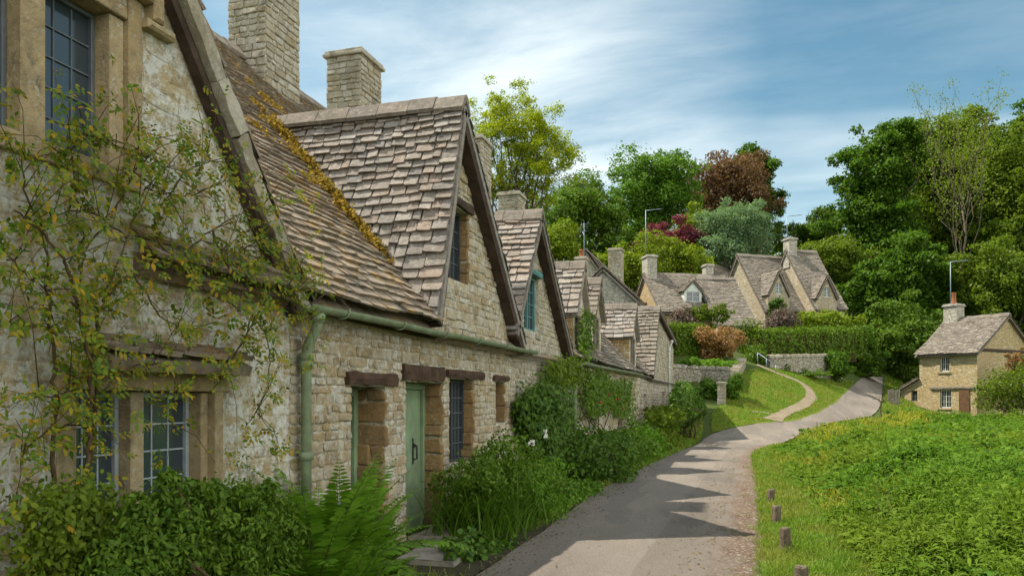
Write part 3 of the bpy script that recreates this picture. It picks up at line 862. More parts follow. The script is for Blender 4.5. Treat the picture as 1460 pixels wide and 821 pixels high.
def gable_roof(root, pk, fl, fr, mat, seed, xf=-3.79, e0=.22, e1=.13, th=.034, verge='timber_dark', vw=.15, xback=None, barge=True, name='dormer_roof', zfun=None, w0=.16, w1=.42):
    mb = MB()
    xb = xback or xm
    for i, (ft, sgn) in enumerate(((fl, -1), (fr, 1))):
        A = Vector((xf, ft[0], ft[1])); B = Vector((xf, pk[0], pk[1])); D = B - A; L = D.length; V = D / L
        U = Vector((-1, 0, 0)); N = V.cross(U)
        if N.z < 0: N = -N
        A2 = A - V*.10
        u0 = xf - xb(A.z - .08) + .10; u1 = xf - xb(B.z) + .12
        poly = [(0, 0), (max(u0, .12), 0), (max(u1, .2), L + .1), (0, L + .1)]
        slates(mb, A2 + N*.03, U, V, N, poly, (), e0, e1, w0, w1, th, seed + i, wob=.012)
    r = mb.build(name, M[mat], root)
    rc = MB(); ridge_caps(rc, (xf + .02, pk[0], pk[1] + .10), (xb(pk[1]) - .1, pk[0], pk[1] + .14), .17, .17, seed); rc.build('ridge_stones', M['slate_grey'], r)
    if barge:
        b = MB()
        for i, ft in enumerate((fl, fr)):
            A = Vector((0, ft[0], ft[1])); B = Vector((0, pk[0], pk[1])); V = (B - A).normalized(); N = V.cross(Vector((-1, 0, 0)))
            if N.z < 0: N = -N
            L = (B - A).length
            rough_beam(b, A, V, -N, XN, -.12, L - .02, .025, .025 + vw, XW + .012, xf - .03, seed + i, 12, .008)
        b.build('verge_board', M[verge], root)
    return r

def chimney(root, c, sx, sy, z0, z1, seed, mat='grey_rubble_blocks', pot=False, pots=(), aerial=0.0, blocks=True, capw=.07):
    mb = MB(); x, y = c
    mb.box((x, y, (z0+z1)/2), (sx-.02, sy-.02, z1-z0), 0, 1)
    if blocks:
        for (O, U, N, w) in (((x-sx/2, y-sy/2, z0), Vector((1,0,0)), Vector((0,-1,0)), sx), ((x+sx/2, y-sy/2, z0), Vector((0,1,0)), Vector((1,0,0)), sy),
                             ((x+sx/2, y+sy/2, z0), Vector((-1,0,0)), Vector((0,1,0)), sx), ((x-sx/2, y+sy/2, z0), Vector((0,-1,0)), Vector((-1,0,0)), sy)):
            rubble(mb, O, U, ZU, N, rect(0, 0, w, z1-z0), (), .09, .15, .14, .34, .02, seed)
            seed += 1
    o = mb.build('chimney', [M[mat], M['mortar']], root)
    cb = MB()
    cb.box((x, y, z1+.035), (sx+capw*2, sy+capw*2, .075), 0, 0, .012); cb.box((x, y, z1+.11), (sx+capw, sy+capw, .07), 0, 0, .012)
    cb.build('chimney_cap', M['grey_rubble_blocks'], o)
    if pot:
        pb = MB(); pb.tube([(x, y, z1+.12), (x, y, z1+.2), (x, y, z1+.46), (x, y, z1+.48), (x, y, z1+.54)], [.15, .13, .115, .14, .135], 12); pb.build('chimney_pot', M['terracotta'], o)
    if aerial:
        ab = MB(); ab.tube([(x+sx*.3, y-sy*.3, z1-.5), (x+sx*.3, y-sy*.3, z1+aerial)], .02, 6)
        for q in range(4): ab.tube([(x+sx*.3-.22, y-sy*.3-.02, z1+aerial-.08-.12*q), (x+sx*.3+.22, y-sy*.3+.02, z1+aerial-.08-.12*q)], .007, 4)
        ab.build('aerial', M['metal'], o)
    return o

def lintel(root, y0, y1, z0, z1, seed, out=.05, mat='timber_lintel', j=.012):
    mb = MB(); rough_beam(mb, WO, YU, ZU, XN, y0, y1, z0, z1, -.2, out, seed, 7, j); return mb.build('lintel', M[mat], root)

def jambs(root, y, z0, z1, depth, seed, mat='jamb'):
    """squared stones of the far reveal, facing the viewer along the lane"""
    mb = MB(); rubble(mb, Vector((XW - depth, y, 0)), XN, ZU, Vector((0,-1,0)), rect(0, z0, depth + .015, z1), (), .14, .26, .2, .5, .03, seed); return mb.build('jamb_stones', M[mat], root)

# ---- near cottage: tall gable to the lane
A_ = thing('stone_cottage', 'nearest cottage with tall lichen-spotted gable and leaded upper window', 'cottage', (-4, 3.2, 0), 'terrace cottages along the lane')
ap, fl, fr = (3.05, 6.60), (0.16, 2.58), (6.0, 2.58)
gpoly = [(.16, -.25), (6.035, -.25), (6.035, 2.58), ap, (.16, 2.58)]
hU = rect(1.985, 3.218, 4.163, 4.325); hL = rect(3.712, .897, 5.03, 1.77)
wb = MB(); wb.slab(WO, YU, ZU, XN, gpoly, [hU, hL], -.5, 0.0, 1)
rubble(wb, WO, YU, ZU, XN, gpoly, [rect(1.98, 3.14, 4.3, 4.5), rect(3.6, .82, 5.2, 1.9)], .06, .14, .10, .40, .006, 11, gap=.003)
wb.slab((-12, 0, 0), YU, ZU, XN, [(.16, -.25), (6.035, -.25), (6.035, 2.58), ap, (.16, 2.58)], (), -.4, 0, 1)
wb.frame_box((-12.0, .16, -.25), XN, YU, ZU, 0, 7.5, 0, .4, 0, 2.8, 1)
wb.build('gable_wall', [M['pale'], M['mortar']], A_)
# roof of the near gable
rb = MB()
for (ft, sd) in ((fl, 3), (fr, 4)):
    Aa = Vector((-3.86, ft[0], ft[1])); B = Vector((-3.86, ap[0], ap[1])); L = (B-Aa).length; V = (B-Aa)/L; U = Vector((-1,0,0)); N = V.cross(U)
    if N.z < 0: N = -N
    slates(rb, Aa + N*.13 - V*.1, U, V, N, rect(0, 0, 4.6, L + .2), (), .22, .13, .2, .45, .035, sd, wob=.015)
ra = rb.build('roof', M['slate_brown'], A_)
rc = MB(); ridge_caps(rc, (-3.85, 3.05, 6.85), (-8.6, 3.05, 6.85), .2, .18, 5); rc.build('ridge_stones', M['slate_grey'], ra)
# verge: stone edge outside, dark timber strip beneath it
vb = MB(); tb = MB(); rng = random.Random(8)
for ft in (fl, fr):
    Aa = Vector((0, ft[0], ft[1])); B = Vector((0, ap[0], ap[1])); L = (B-Aa).length; V = (B-Aa)/L; N = V.cross(Vector((-1,0,0)))
    if N.z < 0: N = -N
    x = -.16
    while x < L:
        l = min(rng.uniform(.28, .62), L - x + .02)
        rough_beam(vb, Aa, V, N, XN, x + .004, x + l - .006, -.03 + rng.uniform(-.012, .012), .095 + rng.uniform(-.02, .02), -4.0 + .012, -3.835 + rng.uniform(-.03, .02), rng.randint(0, 999), 4, .014)
        x += l
    rough_beam(tb, Aa, V, N, XN, -.1, L - .03, -.105, -.034, -4.0 + .015, -3.90, 5, 14, .007)
vb.build('verge_stones', M['grey_rubble_blocks'], A_); tb.build('verge_board', M['timber_dark'], A_)
# upper mullioned window
sb = MB()
for (y0, y1, z0, z1, n0, n1) in ((1.94, 4.22, 3.10, 3.215, -.3, .045), (2.0, 4.15, 4.235, 4.318, -.3, .012), (4.03, 4.148, 3.225, 4.23, -.3, -.02), (4.15, 4.27, 3.225, 4.40, -.3, .02),
                                 (3.40, 3.565, 3.225, 4.23, -.22, -.035), (2.62, 2.785, 3.225, 4.23, -.22, -.035), (2.002, 2.12, 3.225, 4.23, -.3, -.02)):
    sb.frame_box(WO, YU, ZU, XN, y0, y1, z0, z1, n0, n1, 0, .007)
sb.build('window_surround', M['dressed'], A_)
for y0, y1 in ((2.125, 2.615), (2.79, 3.395), (3.57, 4.025)):
    window(A_, Vector((-4.19, y0, 3.226)), YU, ZU, XN, y1-y0, 1.0, 3, 5, 1, .028, .05, 'lead', 'glass_sky', 'lead', .011)
hb = MB()
hb.frame_box(WO, YU, ZU, XN, 1.9, 4.30, 4.405, 4.50, -.1, .11, 0, .02); hb.frame_box(WO, YU, ZU, XN, 4.302, 4.40, 4.30, 4.498, -.1, .10, 0, .02); hb.frame_box(WO, YU, ZU, XN, 4.26, 4.52, 4.235, 4.297, -.05, .09, 0, .02)
hb.build('hood_mould', M['dressed'], A_)
# lower window with its weathered hood
sb = MB()
for (y0, y1, z0, z1, n0, n1) in ((3.62, 5.14, .80, .895, -.3, .05), (3.60, 5.20, 1.765, 1.90, -.3, .012), (3.60, 3.72, .9, 1.762, -.3, .014), (3.724, 3.80, .9, 1.758, -.3, -.05), (4.94, 5.018, .9, 1.758, -.3, -.05), (5.022, 5.12, .9, 1.762, -.3, .014),
                                 (4.25, 4.37, .9, 1.758, -.22, -.06)):
    sb.frame_box(WO, YU, ZU, XN, y0, y1, z0, z1, n0, n1, 0, .007)
sb.build('window_surround', M['dressed'], A_)
for y0, y1 in ((3.802, 4.248), (4.372, 4.938)):
    window(A_, Vector((-4.21, y0, .905)), YU, ZU, XN, y1-y0, .85, 3, 4, 1, .035, .05, 'pale_lead', 'glass_sky', 'pale_lead', .012)
hb = MB(); a = math.radians(24)
rough_beam(hb, WO, YU, ZU, XN, 3.85, 5.18, 1.905, 1.975, 0.0, .17, 4, 8, .008)
h_ = hb.build('window_hood', M['dressed'], A_)
hs = MB(); slates(hs, Vector((-3.78, 0, 1.978)), YU, Vector((-math.cos(a), 0, math.sin(a))), Vector((math.sin(a), 0, math.cos(a))), rect(3.82, 0, 5.22, .26), (), .1, .08, .12, .3, .03, 21)
hs.build('hood_slates', M['slate_brown'], h_)

# ---- second cottage: sage doors and the large gabled dormer
B_ = thing('stone_cottage', 'cottage with sage green doors, green gutter and large dark-verged dormer gable', 'cottage', (-4, 9.5, 0), 'terrace cottages along the lane')
pk, f1, f2 = (9.95, 5.76), (9.05, 2.80), (12.86, 2.70)
bpoly = [(6.045, -.25), (12.9, -.25), (12.9, 2.62), (12.78, 2.70), pk, (9.12, 2.82), (9.05, 2.62), (6.045, 2.62)]
holes = [rect(7.15, -.05, 7.93, 1.85), rect(8.47, -.05, 9.62, 1.93), rect(9.86, .8, 10.84, 2.0), rect(11.86, 1.32, 12.34, 2.0), rect(9.78, 3.38, 10.62, 4.42)]
wb = MB(); wb.slab(WO, YU, ZU, XN, bpoly, holes, -.45, 0.0, 1)
rubble(wb, WO, YU, ZU, XN, bpoly, holes, .075, .15, .11, .34, .017, 12, gap=.011)
wb.build('wall', [M['honey'], M['mortar']], B_)
rB = main_roof(B_, 4.2, 12.9, [dorm_hole(pk, f1, f2)], 'slate_brown', 31)
gable_roof(B_, pk, f1, f2, 'slate_pink', 41, e0=.185, e1=.105, th=.032, w0=.13, w1=.36)
for a_ in ((7.02, 8.17, 1.86, 2.0, 1), (8.34, 9.58, 1.94, 2.13, 2), (9.72, 11.2, 2.01, 2.12, 3), (11.66, 12.46, 2.01, 2.10, 4), (9.70, 10.72, 4.43, 4.55, 5)): lintel(B_, *a_[:4], a_[4], mat='timber_lintel' if a_[4] < 5 else 'timber_dark')
jambs(B_, 7.925, 0, 1.84, .40, 51); jambs(B_, 9.615, 0, 1.92, .34, 52); jambs(B_, 10.835, .82, 1.98, .22, 53); jambs(B_, 12.335, 1.34, 1.98, .24, 54); jambs(B_, 10.615, 3.40, 4.4, .2, 55)
# green door with a glazed panel
db = MB(); O = Vector((-4.40, 7.152, .0)); w = .77; hh = 1.84
for (u0, u1, v0, v1) in ((0, .09, 0, hh), (w-.09, w, 0, hh), (.091, w-.091, hh-.1, hh), (.091, w-.091, 0, .2)): db.frame_box(O, YU, ZU, XN, u0, u1, v0, v1, 0, .07, 0, .006)
d1 = db.build('door', M['sage'], B_)
pb = MB(); pb.frame_box(O, YU, ZU, XN, .092, w-.092, .201, hh-.101, .015, .03, 0); pb.frame_box(O, YU, ZU, XN, .12, .15, .201, hh-.102, .031, .045, 0); pb.build('panel', M['sage_dark'], d1)
# plank door with a black latch
db = MB(); O = Vector((-4.34, 8.472, .0)); w = 1.14; hh = 1.92
for (u0, u1, v0, v1) in ((0, .07, 0, hh), (w-.07, w, 0, hh), (.071, w-.071, hh-.08, hh)): db.frame_box(O, YU, ZU, XN, u0, u1, v0, v1, 0, .10, 0, .006)
db.build('door_frame', M['sage'], B_)
db = MB(); nb = 6; pw = (w - .15)/nb
for i in range(nb): db.frame_box(O, YU, ZU, XN, .075 + i*pw, .075 + (i+1)*pw - .004, .012, hh-.085, .01, .055, 0, .006)
d2 = db.build('door', M['sage'], B_)
kb = MB(); kb.frame_box(O, YU, ZU, XN, .80, .835, .86, 1.2, .056, .068, 0, .004); kb.tube([O + YU*.815 + ZU*.92 + XN*.07, O + YU*.815 + ZU*.93 + XN*.12, O + YU*.815 + ZU*1.1 + XN*.12, O + YU*.815 + ZU*1.12 + XN*.07], .012, 6)
kb.frame_box(O, YU, ZU, XN, .80, .90, 1.08, 1.10, .069, .085, 0, .003)
kb.build('latch_handle', M['iron'], d2)
window(B_, Vector((-4.2, 9.865, .81)), YU, ZU, XN, .97, 1.18, 3, 5, 2, .04, .05, 'dark_frame', 'glass', 'lead', .014)
window(B_, Vector((-4.24, 11.865, 1.325)), YU, ZU, XN, .465, .67, 2, 3, 1, .04, .05, 'timber_lintel', 'glass', 'lead', .014)
window(B_, Vector((-4.18, 9.785, 3.385)), YU, ZU, XN, .825, 1.03, 2, 4, 2, .045, .06, 'dark_frame', 'glass', 'lead', .014)
gb = MB(); gy = [6.2 + i*.6 for i in range(13)]
prof = [(math.cos(t)*.062, -math.sin(t)*.062) for t in np.linspace(0, math.pi, 8)]
def gutter(root, y0, y1, z0, z1, x, name='gutter', mat='gutter'):
    mb = MB(); n = 9; pts = []
    rg = random.Random(int(y0*10))
    for i in range(n):
        t = i/(n-1); y = y0 + (y1-y0)*t; z = z0 + (z1-z0)*t + rg.uniform(-.008, .008)
        pts += [Vector((x + a*1.0, y, z + b)) for a, b in prof] + [Vector((x + a*.86, y, z + b*.86)) for a, b in prof[::-1]]
    k = 16
    fs = [(i*k+j, i*k+(j+1) % k, (i+1)*k+(j+1) % k, (i+1)*k+j) for i in range(n-1) for j in range(k)] + [tuple(range(k))[::-1], tuple((n-1)*k+j for j in range(k))]
    mb.add(pts, fs, 0)
    g = mb.build(name, M[mat], root)
    m_ = max(2, int((y1-y0)/1.1))
    for i in range(m_):
        t = (i+.5)/m_; y = y0 + (y1-y0)*t; z = z0 + (z1-z0)*t; bb = MB()
        bb.tube([(x + .075*math.cos(s), y, z - .075*math.sin(s)) for s in np.linspace(-.2, math.pi, 9)], .009, 5)
        bb.tube([(x - .07, y, z - .01), (x - .2, y, z + .02)], .010, 5)
        bb.build('gutter_bracket', M[mat], g)
def downpipe(root, y, ztop, x=-3.9, r=.048, mat='gutter', gx=-3.78, zb=.05):
    mb = MB()
    mb.tube([(gx, y, ztop - .02), (gx, y, ztop - .12), (gx - .02, y, ztop - .2), (x + .02, y, ztop - .34), (x, y, ztop - .42), (x, y, zb)], [r*1.25, r*1.15, r, r, r, r], 10)
    for z in (ztop - .1, ztop - .45, ztop - .52, ztop - 1.35, .5):
        mb.tube([(x if z < ztop - .2 else gx, y, z - .035), (x if z < ztop - .2 else gx, y, z + .035)], r*1.42, 10)
    mb.build('downpipe', M[mat], root)
gutter(B_, 5.93, 13.4, 2.545, 2.575, -3.75)
downpipe(B_, 6.16, 2.54)
for (c, sx, sy, z1, sd, po) in (((-8.6, 12.2), .78, 1.05, 11.4, 61, False), ((-8.6, 15.55), .84, .96, 9.25, 62, False)): chimney(B_ , c, sx, sy, 6.9, z1, sd, pot=po)
# moss along the valley and on the upper slope
def moss_pts(n, seed, fun, size):
    rs = np.random.RandomState(seed); p = fun(rs, n); nor = nrm(rs.normal(size=(len(p), 3)) + np.array([[.5, -.4, 1.0]]))
    return leaves_simple(p, nor, size, rs, .8, .15)
def valley(rs, n):
    z = np.concatenate([rs.uniform(3.4, 5.85, n//3), rs.choice([3.75, 4.05, 4.35, 4.62, 5.1, 5.5, 5.65], n - n//3) + rs.normal(size=n - n//3)*.10])
    y = f1[0] + (pk[0]-f1[0])*(z-f1[1])/(pk[1]-f1[1]); x = EX - (z-EZ)/SL
    s = np.abs(rs.normal(size=n))*(.55 + .6*np.sin(z*7)**2)*1.5
    return np.column_stack([x + rs.normal(size=n)*.04 + .03, y - .05 - s*.13*np.clip((z-3.0)/2, .3, 1.2), z + .04 - np.abs(rs.normal(size=n))*.06 + .03])
def upper(rs, n):
    k = 46; cy = rs.uniform(6.3, 10.5, k); cv = LR*(1 - np.abs(rs.normal(size=k))*.26); cs = rs.uniform(.03, .15, k)
    i = rs.randint(0, k, n); y = cy[i] + rs.normal(size=n)*cs[i]; v = np.clip(cv[i] + rs.normal(size=n)*cs[i]*.8, .5, LR)
    return np.array([EX, 0, EZ]) + y[:, None]*np.array(YU) + v[:, None]*np.array(VR) + np.array(NR)*(.07 + .02*rs.rand(n)[:, None])
v1, fa = moss_pts(3800, 3, valley, .048); v2, fb = moss_pts(4200, 4, upper, .04)
vm, fm_ = merge_np([(v1, [fa]), (v2, [fb])]); build_np('moss', vm, fm_, M['moss'], rB)

# ---- third cottage: teal dormer window, climber on the wall
C_t = thing('stone_cottage', 'cottage with teal window in its dormer gable and a climber over the wall', 'cottage', (-4, 15, 0), 'terrace cottages along the lane')
WC = Vector((-4.012, 0, 0))
pk2, g1, g2 = (14.0, 5.14), (12.45, 2.9), (16.62, 2.68)
cpoly = [(12.902, -.25), (17.3, -.25), (17.3, 2.62), (16.55, 2.68), pk2, (12.902, 3.45)]
chole = [rect(13.5, 3.0, 14.52, 4.12)]
wb = MB(); wb.slab(WC, YU, ZU, XN, cpoly, chole, -.45, 0, 1); rubble(wb, WC, YU, ZU, XN, cpoly, chole, .075, .15, .11, .34, .017, 13)
wb.build('wall', [M['grey_rubble_blocks'], M['mortar']], C_t)
main_roof(C_t, 12.9, 17.3, [dorm_hole(pk2, g1, g2)], 'slate_brown', 32)
gable_roof(C_t, pk2, g1, g2, 'slate_pink', 43, e0=.19, e1=.12, th=.034, w0=.14, w1=.38)
window(C_t, Vector((-4.15, 13.505, 3.005)), YU, ZU, XN, 1.01, 1.05, 2, 4, 2, .05, .07, 'teal', 'glass', 'teal', .018)
lb = MB(); rough_beam(lb, WC, YU, ZU, XN, 13.42, 14.62, 4.07, 4.17, -.2, .06, 6, 6, .006); lb.build('lintel', M['teal'], C_t)
chimney(C_t, (-8.6, 23.3), .86, .97, 6.9, 9.9, 64); chimney(C_t, (-8.6, 27.4), .78, .84, 6.9, 9.2, 66)
downpipe(C_t, 17.2, 2.52)

# ---- fourth cottage: three small dormers
D_ = thing('stone_cottage', 'cottage with small stone-cheeked dormers half hidden by climbing roses', 'cottage', (-4, 22, 0), 'terrace cottages along the lane')
dp = [(17.302, -.25), (28.5, -.25), (28.5, 2.62), (17.302, 2.62)]; dh = [rect(23.6, -.05, 24.5, 1.85), rect(19.2, .85, 20.2, 1.85)]
wb = MB(); wb.slab(WO, YU, ZU, XN, dp, dh, -.45, 0, 1); rubble(wb, WO, YU, ZU, XN, dp, dh, .1, .18, .16, .42, .024, 14)
wb.build('wall', [M['honey'], M['mortar']], D_)
window(D_, Vector((-4.2, 19.205, .86)), YU, ZU, XN, .99, .98, 2, 3, 2, .05, .05, 'timber_grey', 'glass', 'timber_grey', .016)
db = MB()
for i in range(6): db.frame_box(Vector((-4.2, 23.605, 0)), YU, ZU, XN, .01 + i*.147, .01 + (i+1)*.147 - .006, .01, 1.84, 0, .05, 0, .006)
db.build('door', M['timber_grey'], D_)
lintel(D_, 23.4, 24.7, 1.86, 2.0, 7); lintel(D_, 19.05, 20.35, 1.86, 2.0, 8)
def vy(z): return (z - EZ)/math.sin(PA)
small = ((17.85, 19.25, 2.72, 3.82, 4.97, -4.08, 'jamb_honey', 71), (21.4, 22.7, 3.15, 4.16, 5.1, -4.35, 'grey_rubble_blocks', 72), (26.8, 28.3, 2.8, 3.98, 5.0, -4.12, 'jamb_honey', 73))
main_roof(D_, 17.3, 28.5, [[(a, vy(z0)), (b, vy(z0)), (b, vy(zw)), ((a+b)/2, vy(zp) - .1), (a, vy(zw))] for a, b, z0, zw, zp, xf, m, s in small], 'slate_grey', 33)
for a, b, z0, zw, zp, xf, m, sd in small:
    d = MB(); xb = xm(zw) - .05; yc = (a+b)/2
    for yy, nn in ((a, Vector((0,-1,0))), (b - .16, Vector((0,1,0)))):
        d.frame_box(Vector((xf, yy, 0)), Vector((-1,0,0)), YU, ZU, 0, xf - xb, 0, .16, z0 - .05, zw, 1)
        if nn.y < 0: rubble(d, Vector((xb, yy, 0)), XN, ZU, nn, rect(0, z0 - .02, xf - xb, zw), (), .1, .17, .18, .4, .022, sd)
    d.slab(Vector((xf, 0, 0)), YU, ZU, XN, [(a+.161, zw-.06), (b-.161, zw-.06), (b-.05, zw), (yc, zp-.05), (a+.05, zw)], (), -.1, -.005, 1)
    dd = d.build('dormer', [M[m], M['mortar']], D_)
    window(dd, Vector((xf - .09, a + .165, z0 - .04)), YU, ZU, XN, b - a - .33, zw - z0 - .03, 2, 3, 2, .05, .07, 'timber_grey', 'glass', 'timber_grey', .018)
    gable_roof(dd, (yc, zp), (a - .06, zw - .04), (b + .06, zw - .04), 'slate_pink' if sd != 72 else 'slate_grey', sd*3, xf=xf + .14, e0=.2, e1=.15, barge=False)
gutter(D_, 17.4, 27.2, 2.56, 2.60, -3.75); 

# ---- end cottage: steep tiled side of the last gable
E_ = thing('stone_cottage', 'end cottage of the terrace with steep slate slope and white downpipe', 'cottage', (-4, 33, 0), 'terrace cottages along the lane')
pk6, k1, k2 = (33.0, 5.55), (31.0, 2.72), (40.6, 4.62)
ep = [(28.502, -.25), (40.6, -.25), (40.6, 4.58), pk6, (31.06, 2.72), (30.9, 2.62), (28.502, 2.62)]; eh = [rect(29.4, .8, 30.3, 1.9), rect(35.6, 1.0, 36.6, 2.1)]
wb = MB(); wb.slab(WO, YU, ZU, XN, ep, eh, -.45, 0, 1); rubble(wb, WO, YU, ZU, XN, ep, eh, .1, .18, .18, .45, .024, 15)
wb.slab(Vector((-12, 40.6, 0)), XN, ZU, YU, [(0, -.25), (7.7, -.25), (8, 2.5), (3.4, RZ - .15), (0, 3.2)], (), -.4, 0, 1)
wb.build('wall', [M['grey_rubble_blocks'], M['mortar']], E_)
main_roof(E_, 28.5, 40.6, [dorm_hole(pk6, k1, (40.5, 4.62))], 'slate_grey', 34)
gable_roof(E_, pk6, k1, k2, 'slate_grey', 47, e0=.24, e1=.17, th=.04)
window(E_, Vector((-4.2, 29.405, .81)), YU, ZU, XN, .89, 1.08, 2, 3, 1, .05, .05, 'timber_grey', 'glass', 'timber_grey', .016)
window(E_, Vector((-4.2, 35.605, 1.01)), YU, ZU, XN, .99, 1.08, 2, 3, 1, .05, .05, 'timber_grey', 'glass', 'timber_grey', .016)
downpipe(E_, 37.8, 4.6, mat='white_paint', r=.05)
chimney(E_, (-8.6, 39.6), .55, .6, 6.9, 9.0, 68, pot=True, aerial=1.9)

# stone steps at the plank door
for (U_, args, lab) in ((Vector((-math.sin(.08), math.cos(.08), 0)), (7.25, 8.35, -2.95, -2.3, -.05, .065, 3, 3, .014), 'worn grey paving slab at the edge of the lane beside the fern'),
                        (YU, (8.45, 9.6, -3.98, -3.3, -.05, .06, 5, 6, .02), 'low stone doorstep right under the sage green plank door')):
    sb = MB(); rough_beam(sb, Vector((0, 0, 0)), U_, XN, ZU, *args)
    sb.build('doorstep', M['flag'], None, label=lab, category='doorstep')
# ------------------------------------------------------------------ houses up the hill and the cottage across the green
def house(name, label, lat, dep, phi, zb, L, Dp, hw, hr, wm='rubble', rm='slate_grey', seed=1, windows=(), gables=(), chims=(), over=.18, front_over=.25, e0=.19, e1=.13, w0=.18, w1=.42, group=None, hip=0.0, apex=0.5, solid=True, left_mat=None):
    """lat, dep: front left corner from the camera; phi: turn of the front; u right along the front, d depth away"""
    a = TH + math.radians(phi)
    U = Vector((math.cos(a), math.sin(a), 0)); Dv = Vector((-math.sin(a), math.cos(a), 0))
    O = LD(lat, dep, zb)
    root = thing(name, label, 'house' if 'house' in name else 'cottage', O, group)
    front = [(0, -.6), (L, -.6), (L, hw), (0, hw)]
    holes = [rect(u, z, u+w, z+hh) for f, u, z, w, hh, *r in windows if f == 'front']
    gpo = [[(g[0], hw-.3), (g[1], hw-.3), (g[1], g[3]), ((g[0]+g[1])/2, g[2]), (g[0], g[3])] for g in gables]
    mb = MB()
    mb.slab(O, U, ZU, -Dv, front, holes, -.35, 0)
    mb.slab(O + Dv*Dp, U, ZU, Dv, front, (), -.35, 0)
    sl = (hr - hw)/(Dp*apex); sb_ = (hr - hw)/(Dp*(1-apex))
    pent = [(.351, -.6), (Dp-.351, -.6), (Dp-.351, hw + sb_*.351 - .04), (Dp*apex, hr - .05), (.351, hw + sl*.351 - .04)]
    sh = [rect(u, z, u+w, z+hh) for f, u, z, w, hh, *r in windows if f == 'left']
    sr = [rect(u, z, u+w, z+hh) for f, u, z, w, hh, *r in windows if f == 'right']
    lm = MB(); lm.slab(O, Dv, ZU, -U, pent, sh, -.35, 0)
    mb.slab(O + U*L, Dv, ZU, U, pent, sr, -.35, 0)
    w_ = mb.build('wall', M[wm], root); lm.build('gable_wall', M[left_mat or wm], root)
    # roof
    rb = MB()
    Lf = math.hypot(Dp*apex, hr-hw); Vf = (Dv*(Dp*apex) + ZU*(hr-hw))/Lf; Nf = U.cross(Vf)
    Lb = math.hypot(Dp*(1-apex), hr-hw); Vb = (-Dv*(Dp*(1-apex)) + ZU*(hr-hw))/Lb; Nb = Vb.cross(U)
    if Nb.z < 0: Nb = -Nb
    if Nf.z < 0: Nf = -Nf
    fo = front_over
    gh = []
    for g in gables:
        zt = (g[2]-hw)/((hr-hw)/Lf); zs = (g[3]-hw)/((hr-hw)/Lf)
        gh.append([(g[0], -fo-.1), (g[1], -fo-.1), (g[1], max(zs, 0)), ((g[0]+g[1])/2, zt-.1), (g[0], max(zs, 0))])
    slates(rb, O + ZU*hw + Nf*.06, U, Vf, Nf, [(-over, -fo), (L+over, -fo), (L+over-hip, Lf), (-over, Lf)], gh, e0, e1, w0, w1, .024, seed, wob=.03, sag=.04)
    slates(rb, O + Dv*Dp + ZU*hw + Nb*.06, U, Vb, Nb, [(-over, -fo), (L+over, -fo), (L+over-hip, Lb), (-over, Lb)], (), e0*1.5, e1*1.5, w0*1.5, w1*1.5, .024, seed+1, wob=.03, sag=.04)
    r = rb.build('roof', M[rm], root)
    rc = MB(); A = O + Dv*Dp*apex + ZU*(hr+.13); ridge_caps(rc, A - U*over, A + U*(L+over-hip), .24, .19, seed); rc.build('ridge_stones', M[rm], r)
    for i, g in enumerate(gables):
        gm = MB(); g0, g1, zp, zf = g[:4]; gc = (g0+g1)/2
        ww = g[4] if len(g) > 4 else None
        po = [(g0, hw-.3), (g1, hw-.3), (g1, zf), (gc, zp-.04), (g0, zf)]
        gm.slab(O, U, ZU, -Dv, po, [rect(*ww)] if ww else (), -.3, .006)
        def back(z): return max(0.02, (z-hw)/sl)
        gm.frame_box(O, Dv, ZU, U, .31, back(zf)+.1, hw-.3, zf, g0, g0+.2); gm.frame_box(O, Dv, ZU, U, .31, back(zf)+.1, hw-.3, zf, g1-.2, g1)
        gd = gm.build('dormer', M[g[5] if len(g) > 5 else wm], root)
        if ww: window(gd, O + U*(ww[0]+.005) + ZU*(ww[1]+.005) + Dv*.12, U, ZU, -Dv, ww[2]-ww[0]-.01, ww[3]-ww[1]-.01, 2, 3, 2, .05, .06, g[6] if len(g) > 6 else 'white_paint', 'glass', None, .018)
        dm = MB()
        for q, (uu, sg) in enumerate(((g0, 1), (g1, -1))):
            A = O + U*uu + ZU*zf - Dv*.12; Bp = O + U*gc + ZU*zp - Dv*.12; V = (Bp-A); l = V.length; V = V/l
            N = V.cross(Dv)
            if N.z < 0: N = -N
            slates(dm, A - V*.12 + N*.04, Dv, V, N, [(0, 0), (back(zf)+.3, 0), (back(zp)+.35, l+.12), (0, l+.12)], (), .22, .18, .25, .5, .04, seed+7+q+i*3, wob=.01)
        dr = dm.build('dormer_roof', M[rm], gd)
        bb = MB()
        for q, uu in enumerate((g0, g1)):
            A = O + U*uu + ZU*zf; Bp = O + U*gc + ZU*zp; V = (Bp-A).normalized(); N = V.cross(Dv)
            if N.z < 0: N = -N
            bb.frame_box(A, V, -N, -Dv, -.15, (Bp-A).length - .02, .03, .14, .012, .11)
        bb.build('verge_board', M['timber_dark'], gd)
    for f, u, z, w, hh, fmat, lights, rows in windows:
        if f == 'front': OO, UU, NN = O, U, -Dv
        elif f == 'left': OO, UU, NN = O, Dv, -U
        else: OO, UU, NN = O + U*L, Dv, U
        window(root, OO + UU*(u+.005) + ZU*(z+.005) - NN*.16, UU, ZU, NN, w-.01, hh-.01, 2, rows, lights, .055, .06, fmat, 'glass', None, .02)
